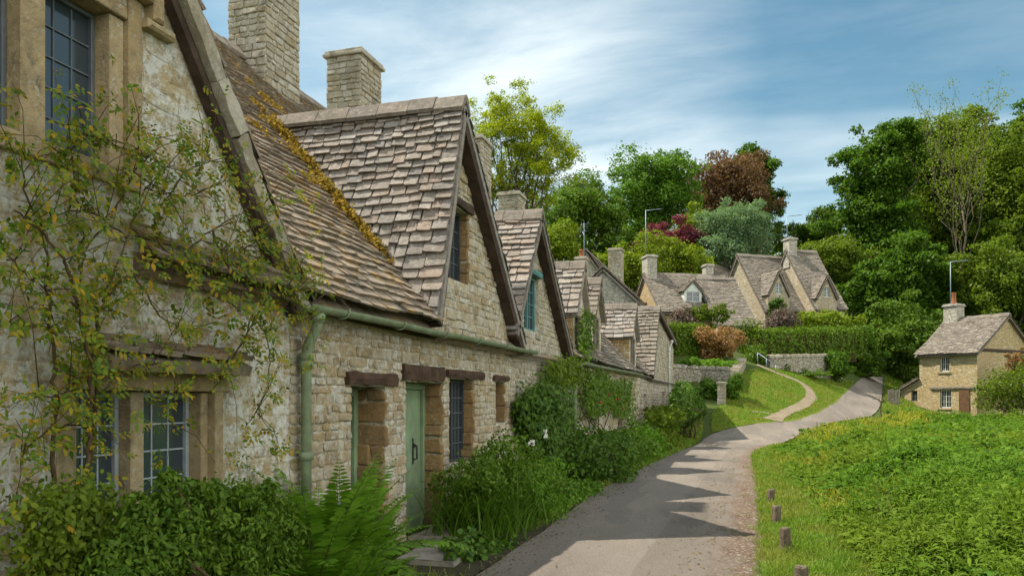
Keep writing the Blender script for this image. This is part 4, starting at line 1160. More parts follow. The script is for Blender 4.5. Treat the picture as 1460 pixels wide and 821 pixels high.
    for q, (cu, cd, sx, sy, z0, z1, pot, aer) in enumerate(chims):
        c = O + U*cu + Dv*cd
        cm = MB(); cm.box((c.x, c.y, O.z + (z0+z1)/2), (sx, sy, z1-z0), a, 0, .02)
        co = cm.build('chimney', M['rubble_grey'], root)
        cc = MB(); cc.box((c.x, c.y, O.z + z1 + .05), (sx+.16, sy+.16, .1), a, 0, .02); cc.box((c.x, c.y, O.z + z1 + .145), (sx+.06, sy+.06, .09), a, 0, .02); cc.build('chimney_cap', M['rubble_grey'], co)
        if pot:
            pm = MB(); pm.tube([(c.x, c.y, O.z+z1+.18), (c.x, c.y, O.z+z1+.3), (c.x, c.y, O.z+z1+pot), (c.x, c.y, O.z+z1+pot+.06)], [.19, .16, .14, .17], 12); pm.build('chimney_pot', M['terracotta'], co)
        if aer:
            am = MB(); x, y = c.x - .25, c.y - .2; zt = O.z + z1 + aer
            am.tube([(x, y, O.z + z1 - .6), (x, y, zt)], .03, 6); am.tube([(x, y, zt - .04), (x + 1.2*math.cos(TH), y + 1.2*math.sin(TH), zt + .1)], .028, 5)
            for k in range(7):
                t = .25 + .14*k; X0, Y0 = x + t*math.cos(TH)*1.1, y + t*math.sin(TH)*1.1
                am.tube([(X0 + .12*math.sin(TH), Y0 - .12*math.cos(TH), zt + .05), (X0 - .12*math.sin(TH), Y0 + .12*math.cos(TH), zt + .05)], .01, 4)
            am.build('aerial', M['metal'], co)
    return root, O, U, Dv

# gabled house just behind the end of the terrace, and the one behind it
def off(px, d): return (px - CX)/F*d
HG = 'houses on the hill'
def aim(px, py, d): return EYE + (HY - py)/F*d
# the gable of this house looks down the lane: its ridge runs along +Y, so its "left" gable is the front for the viewer
def end_house(name, label, X0, X1, Y0, Y1, zb, zw, zr, wm, seed, chims=(), aer=0):
    root = thing(name, label, 'house', ((X0+X1)/2, (Y0+Y1)/2, zb), HG)
    xc = (X0+X1)/2; mb = MB()
    pent = [(X0, zb-.6), (X1, zb-.6), (X1, zw), (xc, zr-.05), (X0, zw)]
    mb.slab((0, Y0, 0), XN, ZU, Vector((0,-1,0)), pent, (), -.4, 0); mb.slab((0, Y1, 0), XN, ZU, YU, pent, (), -.4, 0)
    mb.frame_box((X0, Y0, 0), YU, ZU, XN, .401, Y1-Y0-.401, zb-.6, zw, 0, .4); mb.frame_box((X1, Y0, 0), YU, ZU, XN, .401, Y1-Y0-.401, zb-.6, zw, -.4, 0)
    mb.build('wall', M[wm], root)
    rb = MB(); hw = (X1-X0)/2; L = math.hypot(hw, zr-zw)
    for q, (xe, sg) in enumerate(((X0, 1), (X1, -1))):
        V = Vector((sg*hw, 0, zr-zw))/L; N = V.cross(YU)
        if N.z < 0: N = -N
        slates(rb, Vector((xe, Y0 - .18, zw)) + N*.05, YU, V, N, rect(0, -.3, Y1-Y0+.36, L), (), .19, .13, .2, .42, .035, seed+q, wob=.02)
    r = rb.build('roof', M['slate_grey'], root)
    rc = MB(); ridge_caps(rc, (xc, Y0-.2, zr+.13), (xc, Y1+.2, zr+.13), .22, .18, seed); rc.build('ridge_stones', M['slate_grey'], r)
    bb = MB()
    for xe, sg in ((X0, 1), (X1, -1)):
        V = Vector((sg*hw, 0, zr-zw))/L; N = V.cross(YU)
        if N.z < 0: N = -N
        bb.frame_box(Vector((xe, Y0, zw)), V, N, Vector((0,-1,0)), -.35, L-.02, -.1, .03, .012, .16)
    bb.build('verge_board', M['timber_dark'], root)
    for (x, y, sx, sy, z1, sd) in chims: chimney(root, (x, y), sx, sy, zr-1.2, z1, sd, aerial=aer, mat='grey_rubble_blocks')
    return root
end_house('stone_house', 'grey gabled house end rising behind the last terrace roof, facing down the lane', -10.6, -5.3, 42.2, 52, 2.8, 6.4, 8.95, 'rubble_grey', 81, (((-8.0), 46.6, .78, .8, 10.7, 82),))
end_house('stone_house', 'steep grey gable peak showing between two chimneys behind the terrace', -13.3, -8.1, 50.5, 60, 4.0, 8.0, 11.6, 'rubble_grey', 84)

z1 = aim(935, 441, 55)
LONGHOUSE = house('stone_house', 'long low house with sunlit end gable and small white dormer', off(943, 55), 55, 12, 5.6, 6.3, 6.2, z1-5.6, aim(918, 391, 58)-5.6, 'rubble_honey', 'slate_grey', 91,
      (('front', 4.6, .5, .95, .8, 'white_paint', 2, 2), ('left', 2.7, 2.7, .5, .7, 'timber_grey', 1, 2)), (), ((.35, 3.1, .75, 1.1, 4.9, aim(922, 368, 58)-5.6, 0, 3.6), (5.3, 3.5, .6, .7, 5.0, 6.35, 0, 0)), group=HG, front_over=.4)
def white_dormer(res, u0, u1, s0, hgt, pk_h):
    rt_, O, U, Dv = res; mb = MB()
    hw_, hr_, Dp_ = LONG; sl = (hr_-hw_)/(Dp_*.5); z0 = hw_ + s0*sl; A = O + Dv*s0
    c = (u0+u1)/2; zt = z0 + hgt; ww = (u0+.12, z0+.12, u1-.12, zt-.02)
    mb.slab(A, U, ZU, -Dv, [(u0, z0-.1), (u1, z0-.1), (u1, zt), (c, zt+pk_h), (u0, zt)], [rect(*ww)], -.12, 0)
    for u in (u0, u1-.12): mb.frame_box(A, Dv, ZU, U, .125, (zt-z0)/sl + .2, z0-.1, zt, u, u+.12)
    d = mb.build('dormer', M['white_paint'], rt_)
    window(d, A + U*(ww[0]+.004) + ZU*(ww[1]+.004) + Dv*.08, U, ZU, -Dv, ww[2]-ww[0]-.008, ww[3]-ww[1]-.008, 1, 2, 2, .07, .06, 'white_paint', 'glass', None, .02)
    dm = MB()
    for q, (uu, sg) in enumerate(((u0-.1, 1), (u1+.1, -1))):
        B0 = A + U*uu + ZU*(zt-.1) - Dv*.14; B1 = A + U*c + ZU*(zt+pk_h+.02) - Dv*.14; V = B1-B0; l = V.length; V /= l; N = V.cross(Dv)
        if N.z < 0: N = -N
        slates(dm, B0 + N*.04, Dv, V, N, [(0, 0), ((zt-z0)/sl + .3, 0), ((zt+pk_h-z0)/sl + .3, l), (0, l)], (), .16, .14, .2, .4, .035, 300+q)
    dm.build('dormer_roof', M['slate_grey'], d)
LONG = (z1-5.6, aim(918, 391, 58)-5.6, 6.2)
white_dormer(LONGHOUSE, 2.0, 3.35, .55, .95, .7)
house('stone_house', 'lower attached house with sagging grey roof beside the gabled manor', off(1024, 54.2), 54.2, 9, 5.2, 2.75, 7.2, aim(1060, 460, 54)-5.2, aim(1060, 398, 58)-5.2, 'rubble', 'slate_grey', 94,
      (('front', 1.5, .3, 1.1, 1.0, 'white_paint', 2, 2),), (), (), group=HG, front_over=.35)
z2 = 6.3
house('stone_house', 'gabled house with moss on its ridge and leaded dormer window above a climber', off(1091, 60), 60, 17, z2, 3.9, 7.2, aim(1120, 440, 60)-z2, aim(1056, 363, 63)-z2, 'rubble', 'slate_grey', 97,
      (('front', .5, .4, .9, 1.0, 'white_paint', 2, 2),), ((0.25, 2.2, aim(1101, 385, 60)-z2, aim(1101, 419, 60)-z2, (.93, aim(1100, 418, 60)-z2, 1.52, aim(1100, 403, 60)-z2)),), (), group=HG, front_over=.3, left_mat='rubble')
z3 = 6.6
house('stone_house', 'uppermost house with tall square chimney and dark gabled dormer', off(1163, 59.8), 59.8, 15, z3, 2.6, 7.4, aim(1158, 436, 59.8)-z3, aim(1120, 358, 63.4)-z3, 'rubble', 'slate_grey', 101,
      (('left', .9, 1.2, .6, .8, 'white_paint', 1, 2),), ((.05, 1.95, aim(1176, 392, 59.8)-z3, aim(1176, 424, 59.8)-z3, (.72, aim(1174, 423, 59.8)-z3, 1.28, aim(1174, 409, 59.8)-z3)),), ((.3, 3.7, .75, .8, 5.9, aim(1117, 343, 63.4)-z3, 0, 2.0),), group=HG, front_over=.3)
house('stone_house', 'small pale gable peeping over the long roof beside its chimney', off(1036, 66), 66, 40, 7.4, 5.0, 5.0, aim(1036, 404, 66)-7.4, aim(1019, 377, 68)-7.4, 'rubble', 'slate_grey', 104, group=HG)

# cottage across the green
z4 = .85
rt, O4, U4, D4 = house('stone_cottage', 'small honey stone cottage with terracotta chimney pot standing alone beyond the meadow', off(1393, 50) - 1.95, 50 + 3.9*.866, -60, z4, 3.9, 7.0, aim(1393, 499, 50)-z4, aim(1437, 450, 52)-z4, 'rubble_honey', 'slate_grey', 107,
      (('front', 1.45, 2.75, .62, 1.0, 'white_paint', 2, 2), ('front', 1.45, .32, .75, 1.2, 'white_paint', 2, 3)), (), ((.35, 3.5, .95, .95, 5.4, 7.45, .95, 3.2),), over=.22, front_over=.35)
lb = MB(); rough_beam(lb, O4, U4, ZU, -D4, .8, 3.75, 1.58, 1.74, 0, .09, 4, 8, .012); lb.build('lintel', M['timber_grey'], rt)
sb = MB(); sb.frame_box(O4, U4, ZU, -D4, 1.32, 2.25, .2, .30, 0, .07, 0, .01); sb.frame_box(O4, U4, ZU, -D4, 1.32, 2.2, 2.63, 2.73, 0, .07, 0, .01); sb.build('sill', M['dressed'], rt)
db = MB(); db.frame_box(O4, U4, ZU, -D4, 2.75, 3.45, -.1, 1.56, .004, .05, 0, .01); db.build('door', M['door_brown'], rt)
# lean-to on its far end
lm = MB(); lw = 1.35
lm.slab(O4 - U4*lw, U4, ZU, -D4, [(0, -.6), (lw-.004, -.6), (lw-.004, 2.25), (0, 1.55)], [rect(.75, .75, 1.2, 1.5)], -.3, 0); lm.slab(O4 - U4*lw, D4, ZU, -U4, [(.301, -.6), (3.4, -.6), (3.4, 1.5), (.301, 1.5)], (), -.3, 0)
lo = lm.build('lean_to', M['rubble_honey'], rt)
window(lo, O4 - U4*(lw-.755) + ZU*.755 + D4*.14, U4, ZU, -D4, .44, .74, 2, 2, 1, .05, .05, 'timber_grey', 'glass', None, .018)
V = (U4*lw + ZU*.75).normalized(); N = -D4.cross(V)
if N.z < 0: N = -N
lr = MB(); slates(lr, O4 - U4*(lw+.15) + ZU*1.55 + N*.04 - D4*.2, D4, V, N, rect(0, 0, 3.8, 1.7), (), .22, .18, .25, .5, .04, 121); lr.build('lean_to_roof', M['slate_grey'], lo)
tb = MB(); g0 = O4 + U4*3.9; rough_beam(tb, g0, D4, ZU, U4, .0, 7.0, aim(1393, 499, 50)-z4-.05, aim(1393, 499, 50)-z4+.14, .0, .06, 3, 10, .01); tb.build('tie_beam', M['timber_dark'], rt)
# shed door timbers beside the lean-to
fb = MB(); q = T(1268, 577); fd = Vector((C_, S_, 0))
for i in range(4): fb.box((q.x + fd.x*.2*i, q.y + fd.y*.2*i, q.z + .4), (.17, .05, 1.15 + .08*math.sin(i*2.1)), TH, 0, .008)
fb.build('plank_gate', M['timber_grey'], None, label='old grey plank gate beside the small cottage lean-to', category='gate')
# ------------------------------------------------------------------ plants
M['lf_dark'] = mat_leaf('dark_shrub_leaf', [(0.022,0.055,0.012),(0.04,0.095,0.018),(0.06,0.13,0.022),(0.032,0.075,0.018)], .3)
M['lf_lush'] = mat_leaf('lush_leaf', [(0.03,0.085,0.012),(0.055,0.135,0.018),(0.08,0.17,0.024),(0.045,0.11,0.02)], .35)
M['lf_fern'] = mat_leaf('fern_leaf', [(0.045,0.12,0.014),(0.075,0.18,0.02),(0.10,0.22,0.028),(0.06,0.14,0.02)], .4)
M['lf_mid'] = mat_leaf('mid_green_leaf', [(0.03,0.075,0.012),(0.055,0.12,0.018),(0.085,0.16,0.024),(0.04,0.09,0.016)], .35)
M['lf_deep'] = mat_leaf('deep_green_leaf', [(0.024,0.062,0.010),(0.044,0.108,0.013),(0.07,0.15,0.018),(0.032,0.08,0.011)], .4)
M['lf_oak'] = mat_leaf('oak_green_leaf', [(0.04,0.08,0.011),(0.068,0.122,0.014),(0.10,0.165,0.018),(0.052,0.096,0.013)], .4)
M['lf_yel'] = mat_leaf('yellow_green_leaf', [(0.15,0.19,0.014),(0.20,0.24,0.018),(0.25,0.28,0.022),(0.15,0.20,0.018)], .5, gain=(1.45, 1.4, .8))
M['lf_ygr'] = mat_leaf('laurel_leaf', [(0.09,0.13,0.012),(0.13,0.18,0.018),(0.18,0.22,0.022),(0.10,0.15,0.016)], .35, gain=(1.35, 1.35, .85))
M['lf_copper'] = mat_leaf('copper_beech_leaf', [(0.085,0.05,0.025),(0.13,0.075,0.036),(0.165,0.095,0.045),(0.10,0.055,0.032)], .3, gain=(1.3,1.25,1.2))
M['lf_plum'] = mat_leaf('purple_plum_leaf', [(0.085,0.018,0.03),(0.13,0.026,0.042),(0.16,0.04,0.055),(0.10,0.022,0.03)], .3, gain=(1.5,1.5,1.5))
M['lf_willow'] = mat_leaf('grey_willow_leaf', [(0.10,0.17,0.085),(0.14,0.22,0.115),(0.17,0.25,0.14),(0.12,0.18,0.08)], .3, gain=(1.3,1.3,1.2))
M['lf_bronze'] = mat_leaf('bronze_shrub_leaf', [(0.22,0.11,0.045),(0.30,0.16,0.065),(0.18,0.11,0.04),(0.26,0.17,0.08)], .3, gain=(1.3,1.3,1.2))
M['lf_mauve'] = mat_leaf('mauve_shrub_leaf', [(0.10,0.07,0.065),(0.15,0.105,0.09),(0.09,0.08,0.05)], .25, gain=(1.3,1.3,1.3))
M['lf_hedge'] = mat_leaf('hedge_leaf', [(0.04,0.09,0.012),(0.065,0.13,0.016),(0.09,0.165,0.02),(0.05,0.10,0.014)], .3)
M['lf_rose'] = mat_leaf('rose_leaflet', [(0.035,0.085,0.016),(0.06,0.125,0.018),(0.10,0.16,0.022),(0.17,0.17,0.02),(0.075,0.14,0.02),(0.26,0.18,0.018)], .4)
M['lf_grass'] = mat_leaf('grass_blade', [(0.08,0.13,0.016),(0.12,0.18,0.022),(0.16,0.21,0.028),(0.20,0.22,0.05)], .4, patch=.65, pscale=1.1, patchcol=(0.26,0.25,0.05), gain=(1.15, 1.4, 1.0))
M['lf_meadow'] = mat_leaf('meadow_herb_leaf', [(0.045,0.12,0.016),(0.07,0.165,0.022),(0.10,0.20,0.03),(0.03,0.08,0.02),(0.08,0.17,0.03)], .35, .7, .05, patch=.65, pscale=.16, patchcol=(0.15,0.195,0.02), gain=(1.5, 1.27, .85))
M['petal_red'] = mat_plain('red_petal', (0.45,0.03,0.04), .6, .2, .2, 20, .1)
M['petal_white'] = mat_plain('white_petal', (0.75,0.73,0.66), .6, .2, .1, 20, .1)

def sphere_pts(rs, n): return nrm(rs.normal(size=(n, 3)))

def far_wood():
    rs = np.random.RandomState(55); ells = ell_px([(x, y, x + 90, y + 90) for x, y in ((740,318),(800,335),(860,330),(920,335),(985,335),(1040,340),(1090,345),(1140,338),(1190,345),(1240,330),(1300,330),(1360,330),(1420,330))], 104)
    cl = make_clumps(ells, 200, rs, .3, .5, .8); p, nor = clump_points(cl, 26000, rs); v, f = leaves_simple(p, nor, .5, rs, .7)
    build_np('distant_wood', v, [f], M['lf_oak'], None, kind='stuff', label='belt of distant trees along the top of the hill', category='wood')
far_wood()
# ---- trees beyond the roofs
TG = 'trees on the hill behind the houses'
def ground_at(lat, d):
    p = LD(lat, d); return (p.x, p.y, h(p.x, p.y))
tree('ash_tree', 'airy yellow-green ash tree rising behind the terrace chimneys', 'tree', tuple(LD(off(716, 45), 45, 2.0)),
     ell_px([(664,132,728,232), (700,124,776,226), (738,178,820,262), (664,222,740,292), (728,236,796,288)], 45, 1.0), 'lf_yel', 25000, .15, 130, .24, 201, .22, None, .3, .8, .3, 26, 3, .5, .3, .40, grow=1.22)
tree('broadleaf_tree', 'mid-green spreading tree behind the gabled roofs, left in its group', 'tree', ground_at(off(828, 76), 76), ell_px([(764,272,882,380), (806,260,876,330), (850,290,900,380)], 76), 'lf_mid', 17000, .32, 60, .26, 202, .35, TG, .4, .8, .5, 12, 1)
tree('broadleaf_tree', 'small yellowish tree at the foot of the mid-green tree', 'tree', ground_at(off(790, 64), 64), ell_px([(768,328,822,376)], 64), 'lf_ygr', 3500, .26, 20, .36, 203, .16, TG)
tree('chestnut_tree', 'dense rounded bright green tree touching the copper beech', 'tree', ground_at(off(930, 82), 82), ell_px([(884,226,984,320), (876,276,960,372), (922,228,978,290)], 82), 'lf_lush', 17000, .34, 50, .30, 204, .5, TG, .4, .75, .55, 10, 1, inner=.15)
tree('copper_beech_tree', 'large coppery brown beech, tallest in the middle of the wood', 'tree', ground_at(off(1032, 90), 90), ell_px([(964,220,1066,322), (1010,216,1098,300), (990,262,1100,352)], 90), 'lf_copper', 17000, .34, 52, .27, 205, .5, TG, .4, .8, .55, 10, 1, inner=.12)
tree('broadleaf_tree', 'dark green tree leaning out beyond the copper beech', 'tree', ground_at(off(1080, 96), 96), ell_px([(1044,214,1100,290), (1056,248,1108,338)], 96), 'lf_deep', 13000, .38, 44, .26, 206, .4, TG, .5, .9, .5, 8, inner=.3)
tree('plum_tree', 'purple-red plum tree below the copper beech', 'tree', ground_at(off(960, 72), 72), ell_px([(914,324,962,372), (944,320,1002,376)], 72), 'lf_plum', 8000, .26, 36, .3, 207, .2, TG, .45)
tree('broadleaf_tree', 'little light green tree between plum and grey willow', 'tree', ground_at(off(985, 75), 75), ell_px([(964,296,1006,360)], 75), 'lf_ygr', 5000, .26, 22, .34, 208, .2, TG)
tree('willow_tree', 'grey-green willow with soft rounded crown', 'tree', ground_at(off(1052, 70), 70), ell_px([(1002,292,1076,384), (1030,286,1100,376)], 70), 'lf_willow', 17000, .26, 56, .24, 209, .3, TG, .5, .95, .5, 8, 0, .35, inner=.3)
tree('laurel_tree', 'yellow-green laurel standing behind the terrace end chimneys', 'tree', ground_at(off(890, 64), 64), ell_px([(838,362,905,430), (880,352,944,420)], 64), 'lf_ygr', 9000, .26, 40, .26, 210, .2, TG, .45, 1.2)
tree('laurel_tree', 'upright golden-green laurel behind the long low house', 'tree', ground_at(off(960, 68), 68), ell_px([(920,346,984,412), (956,356,1012,412)], 68), 'lf_ygr', 10000, .26, 42, .24, 211, .2, TG, .45, 1.3)
tree('broadleaf_tree', 'low far tree with rounded top behind the uppermost chimney', 'tree', ground_at(off(1150, 92), 92), ell_px([(1096,312,1150,372), (1134,306,1206,372)], 92), 'lf_mid', 9000, .36, 40, .28, 212, .3, TG)
tree('broadleaf_tree', 'bushy yellow-green tree crowding the uppermost house', 'tree', ground_at(off(1195, 76), 76), ell_px([(1150,334,1236,420), (1180,380,1240,450)], 76), 'lf_oak', 11000, .3, 44, .26, 213, .3, TG, inner=.3)
TR = 'tall trees over the small cottage'
tree('broadleaf_tree', 'tall deep green tree at the edge of the right-hand wood', 'tree', ground_at(off(1262, 80), 80), ell_px([(1200,182,1300,310), (1240,160,1330,260), (1196,262,1310,420)], 80), 'lf_deep', 30000, .36, 92, .2, 214, .6, TR, .5, .75, .5, 12, 1, inner=.4)
tree('broadleaf_tree', 'dark tree in the middle of the wood behind the bare crown', 'tree', ground_at(off(1355, 84), 84), ell_px([(1292,160,1382,290), (1324,150,1424,270), (1290,250,1424,420)], 84), 'lf_oak', 30000, .36, 90, .2, 215, .6, TR, .5, .75, .5, 12, 1, inner=.4)
tree('broadleaf_tree', 'sunlit olive-green tree at the right edge of the wood', 'tree', ground_at(off(1440, 78), 78), ell_px([(1388,176,1496,320), (1376,260,1500,440)], 78), 'lf_oak', 26000, .34, 76, .2, 216, .5, TR, .5, .75, .5, 10, 1, inner=.4)
tree('broadleaf_tree', 'broad low-branching tree over the bend of the lane', 'tree', ground_at(off(1275, 70), 70), ell_px([(1214,372,1290,470), (1250,330,1340,440), (1300,360,1372,470), (1206,440,1270,512), (1260,420,1340,510)], 70), 'lf_deep', 26000, .32, 84, .2, 217, .4, TR, .5, .75, .5, 8, inner=.45)
tree('broadleaf_tree', 'bushy tree right behind the small cottage roof', 'tree', ground_at(off(1420, 67), 67), ell_px([(1360,350,1470,470), (1430,380,1520,500)], 67), 'lf_oak', 16000, .3, 60, .22, 218, .35, TR, .5, inner=.4)
tree('broadleaf_tree', 'sunlit bushy tree between the lane and the small cottage', 'tree', ground_at(off(1310, 62), 62), ell_px([(1246,438,1326,540), (1296,446,1362,540)], 62), 'lf_mid', 14000, .26, 56, .24, 219, .25, TR, .45, inner=.3)
tree('broadleaf_tree', 'shadowy green tree filling the back of the right-hand wood', 'tree', ground_at(off(1350, 96), 96), ell_px([(1240,176,1350,320), (1330,170,1470,320), (1250,280,1470,440)], 96), 'lf_deep', 30000, .42, 80, .22, 221, .6, TR, .5, .8, .5, 8, 0, .6, inner=.5, grow=1.05)
tree('conifer_tree', 'dark conifer tip at the top edge of the wood', 'tree', ground_at(off(1476, 92), 92), ell_px([(1446,128,1500,250), (1440,200,1510,330)], 92), 'lf_deep', 9000, .36, 40, .26, 220, .3, TR, .4, .7)
# thin bare-branched tree before the wood
def bare_tree():
    rs = np.random.RandomState(77); d = 70
    b = ground_at(off(1378, d), d); root = thing('bare_tree', 'thin half-bare tree with open twiggy crown before the wood', 'tree', b)
    tb = MB(); ends = []
    top = np.array(P(1372, 300, d)); pts = limb(tb, b, top, .14, .07, rs, 6, .015, 7)
    for i in range(15):
        px, py = rs.uniform(1318, 1430), rs.uniform(150, 290) ; py = max(py, 150 + abs(px-1372)*.55)
        e = np.array(P(px, py, d + rs.uniform(-3, 3))); st = np.array(pts[3 + i % 4])
        q = limb(tb, st, e, .04, .012, rs, 7, .045, 5)
        for j in range(5):
            a = np.array(q[3 + j % 5]); e2 = a + (e - st)*rs.uniform(.18, .4) + rs.normal(size=3)*.9 + np.array([0, 0, .5])
            q2 = limb(tb, a, e2, .022, .008, rs, 4, .06, 4); ends.append(np.array(q2[-1])); ends.append(np.array(q2[2]))
    tb.build('trunk', M['bark_grey'], root)
    ends = np.array(ends); n = 3600; p = ends[rs.randint(0, len(ends), n)] + rs.normal(size=(n, 3))*.32
    v, f = leaves_simple(p, nrm(rs.normal(size=(n, 3)) + np.array([[0, 0, .5]])), .17, rs, .6); build_np('crown', v, [f], M['lf_ygr'], root)
bare_tree()

# ---- gardens up the slope
GG = 'garden shrubs on the slope'
def pxbush(name, label, boxes, d, mat, n, leaf, seed, ground_px=None, **kw):
    e = ell_px(boxes, d, kw.pop('dr', 1.0)); c = np.mean([q[0] for q in e], axis=0)
    return bush(name, label, e, mat, n, leaf, seed, ground=h(c[0], c[1]) - .1, **kw)
def hedge(name, label, pts, width, z0s, z1s, mat, n, leaf, seed, group=None):
    """a clipped hedge along a path of points: leaves over a rounded box"""
    rs = np.random.RandomState(seed); pts = even([Vector((p[0], p[1], 0)) for p in pts], 40)
    root = thing(name, label, 'hedge', (pts[20].x, pts[20].y, (z0s[0]+z0s[1])/2), group)
    i = rs.randint(0, 39, n); t = rs.rand(n)
    A = np.array([tuple(p) for p in pts]); c = A[i] + (A[i+1]-A[i])*t[:, None]; dr = nrm(A[i+1]-A[i]); sd = np.column_stack([-dr[:, 1], dr[:, 0], np.zeros(n)])
    s = (i+t)/39; zb = z0s[0] + (z0s[1]-z0s[0])*s; zt = z1s[0] + (z1s[1]-z1s[0])*s
    face = rs.rand(n); a = rs.uniform(-1, 1, n); hgt = rs.rand(n)
    lump = .10*np.sin(s*37) + .09*np.sin(s*83 + 2) + .08*np.sin(s*140 + a*4)
    top = face < .4; sg = np.where(rs.rand(n) < .5, -1, 1)
    rnd_ = np.where(hgt > .8, (hgt-.8)*.5, 0)
    x = np.where(top, a*width*.47, sg*(width*.5 - rnd_ + lump*.6 + .04*np.sin(hgt*9 + s*60)))
    z = np.where(top, zt + lump - np.abs(a)**4*.15, zb + (zt-zb)*hgt)
    endm = rs.rand(n) < .1; e_ = np.where(rs.rand(n) < .5, 0, 1)
    p = c + sd*x[:, None]; p[:, 2] = z
    pe = np.where(e_[:, None] == 0, A[0] - dr[0]*.12, A[-1] + dr[0]*.12) + sd*(a*width*.5)[:, None]; pe[:, 2] = z; p = np.where(endm[:, None], pe, p); p += rs.normal(size=(n, 3))*.07
    nor = np.where(top[:, None], np.array([[0, 0, 1.0]]), sd*sg[:, None]) + rs.normal(size=(n, 3))*.55
    v, f = leaves_simple(p, nrm(nor), leaf, rs, .65); build_np('foliage', v, [f], M[mat], root)
    cb = MB(); q = [pts[k] for k in range(0, 40, 3)]
    for k in range(1, len(q)-2):
        L = (q[k+1]-q[k]).length; U = (q[k+1]-q[k])/L; s0 = k*3/39
        cb.frame_box(Vector((q[k].x, q[k].y, 0)), U, Vector((-U.y, U.x, 0)), ZU, 0, L, -width*.36, width*.36, z0s[0]+(z0s[1]-z0s[0])*s0 - .2, z1s[0]+(z1s[1]-z1s[0])*s0 - .2)
    cb.build('twigs', M['stem'], root)
hedge('clipped_hedge', 'long clipped green hedge above the curved garden wall', [P(1068, 500, 50.5)[:2], P(1120, 500, 52)[:2], P(1170, 500, 54)[:2], P(1216, 500, 57)[:2]], 2.0, (aim(1068, 512, 50.5), aim(1216, 512, 57)), (aim(1068, 474, 50.5), aim(1216, 470, 57)), 'lf_hedge', 15000, .17, 301)
hedge('clipped_hedge', 'short clipped hedge block beside the bronze shrub', [P(956, 495, 48)[:2], P(1000, 495, 48.5)[:2]], 1.6, (aim(975, 516, 48), aim(990, 516, 48.5)), (aim(958, 466, 48), aim(1000, 468, 48.5)), 'lf_hedge', 7000, .14, 302)
pxbush('bronze_shrub', 'round coppery bronze shrub in front of the low houses', [(990,464,1056,516)], 47.5, 'lf_bronze', 7000, .15, 303, k=34, rel=.3)
pxbush('garden_shrub', 'yellow-green shrub bank behind the long hedge', [(1124,442,1180,486), (1160,440,1222,482)], 57, 'lf_ygr', 7000, .2, 304, group=GG)
pxbush('garden_shrub', 'mauve-leaved shrub under the gabled house', [(1090,440,1136,476)], 56, 'lf_mauve', 3500, .17, 305, group=GG)
pxbush('garden_shrub', 'small plum-coloured shrub against the long house wall', [(956,440,990,474)], 53, 'lf_mauve', 2500, .16, 306, group=GG)
pxbush('climbing_shrub', 'climber growing up the long house wall beneath its dormer', [(976,434,1018,462), (1004,430,1046,466)], 53.2, 'lf_oak', 3200, .15, 307, group=GG, dr=.5)
pxbush('climbing_shrub', 'dark climber on the gabled house under its window', [(1094,420,1122,462)], 59, 'lf_dark', 2600, .17, 308, group=GG, dr=.5)
pxbush('climbing_shrub', 'dark climber covering the front of the uppermost house', [(1170,424,1204,458)], 63.5, 'lf_dark', 2600, .2, 309, group=GG, dr=.5)
pxbush('garden_shrub', 'green border plants on the terrace below the bronze shrub', [(960,508,1000,536), (990,510,1044,530), (1030,512,1060,526)], 45.5, 'lf_fern', 4500, .13, 310, group=GG)
pxbush('garden_shrub', 'bright ivy tumbling over the low garden wall beside the lawn', [(996,536,1030,584), (1022,538,1050,572), (1040,528,1062,560)], 41.2, 'lf_lush', 6500, .13, 311, group=GG)
pxbush('garden_shrub', 'leafy fringe growing at the foot of the long hedge', [(1060,496,1096,524)], 48.8, 'lf_mid', 2500, .14, 312, group=GG)
pxbush('dark_shrub', 'dark overhanging bush where the lane disappears uphill', [(1206,466,1250,545), (1188,474,1226,548), (1222,480,1262,552)], 57, 'lf_deep', 11000, .2, 313, k=46)
pxbush('dark_shrub', 'dark hedgerow bush on the inner side of the lane top', [(1232,440,1290,520)], 70, 'lf_deep', 6000, .25, 314)
# garden walls
def wall_path(name, label, pts, zb, zt, thick, mat='dry_stone', seed=1, cap=True):
    root = thing(name, label, 'wall', pts[len(pts)//2])
    pts = even([Vector((p[0], p[1], 0)) for p in pts], 22); n = len(pts); rg = random.Random(seed)
    mb = MB(); v = []
    for i, p in enumerate(pts):
        t = i/(n-1); U = (pts[min(i+1, n-1)] - pts[max(i-1, 0)]).normalized(); s = Vector((-U.y, U.x, 0))
        b = zb[0] + (zb[1]-zb[0])*t; tp = zt[0] + (zt[1]-zt[0])*t + rg.uniform(-.03, .03)
        for (sg, z) in ((-1, b-.5), (-1, tp), (1, tp), (1, b-.5)): v.append(Vector((p.x, p.y, z)) + s*sg*(thick/2 + (.05 if z < tp else 0)))
    fs = [(i*4+j, i*4+(j+1) % 4, (i+1)*4+(j+1) % 4, (i+1)*4+j) for i in range(n-1) for j in range(4)] + [(3,2,1,0), tuple((n-1)*4+j for j in range(4))]
    mb.add(v, fs); mb.build('wall_face', M[mat], root)
    if cap:
        cb = MB()
        for i in range(n-1):
            U = (pts[i+1]-pts[i]); L = U.length; U /= L; s = Vector((-U.y, U.x, 0)); t = i/(n-1); tp = zt[0] + (zt[1]-zt[0])*t; dz = (zt[1]-zt[0])/(n-1)
            x = 0
            while x < L - .02:
                l = min(rg.uniform(.14, .3), L-x); rough_beam(cb, pts[i] + ZU*(tp + dz*x/L), U, s, ZU, x+.005, x+l-.005, -thick/2-.05, thick/2+.05, .0, .16 + rg.uniform(-.04, .05), rg.randint(0, 9999), 2, .025); x += l
        cb.build('coping_stones', M['grey_rubble_blocks'], root)
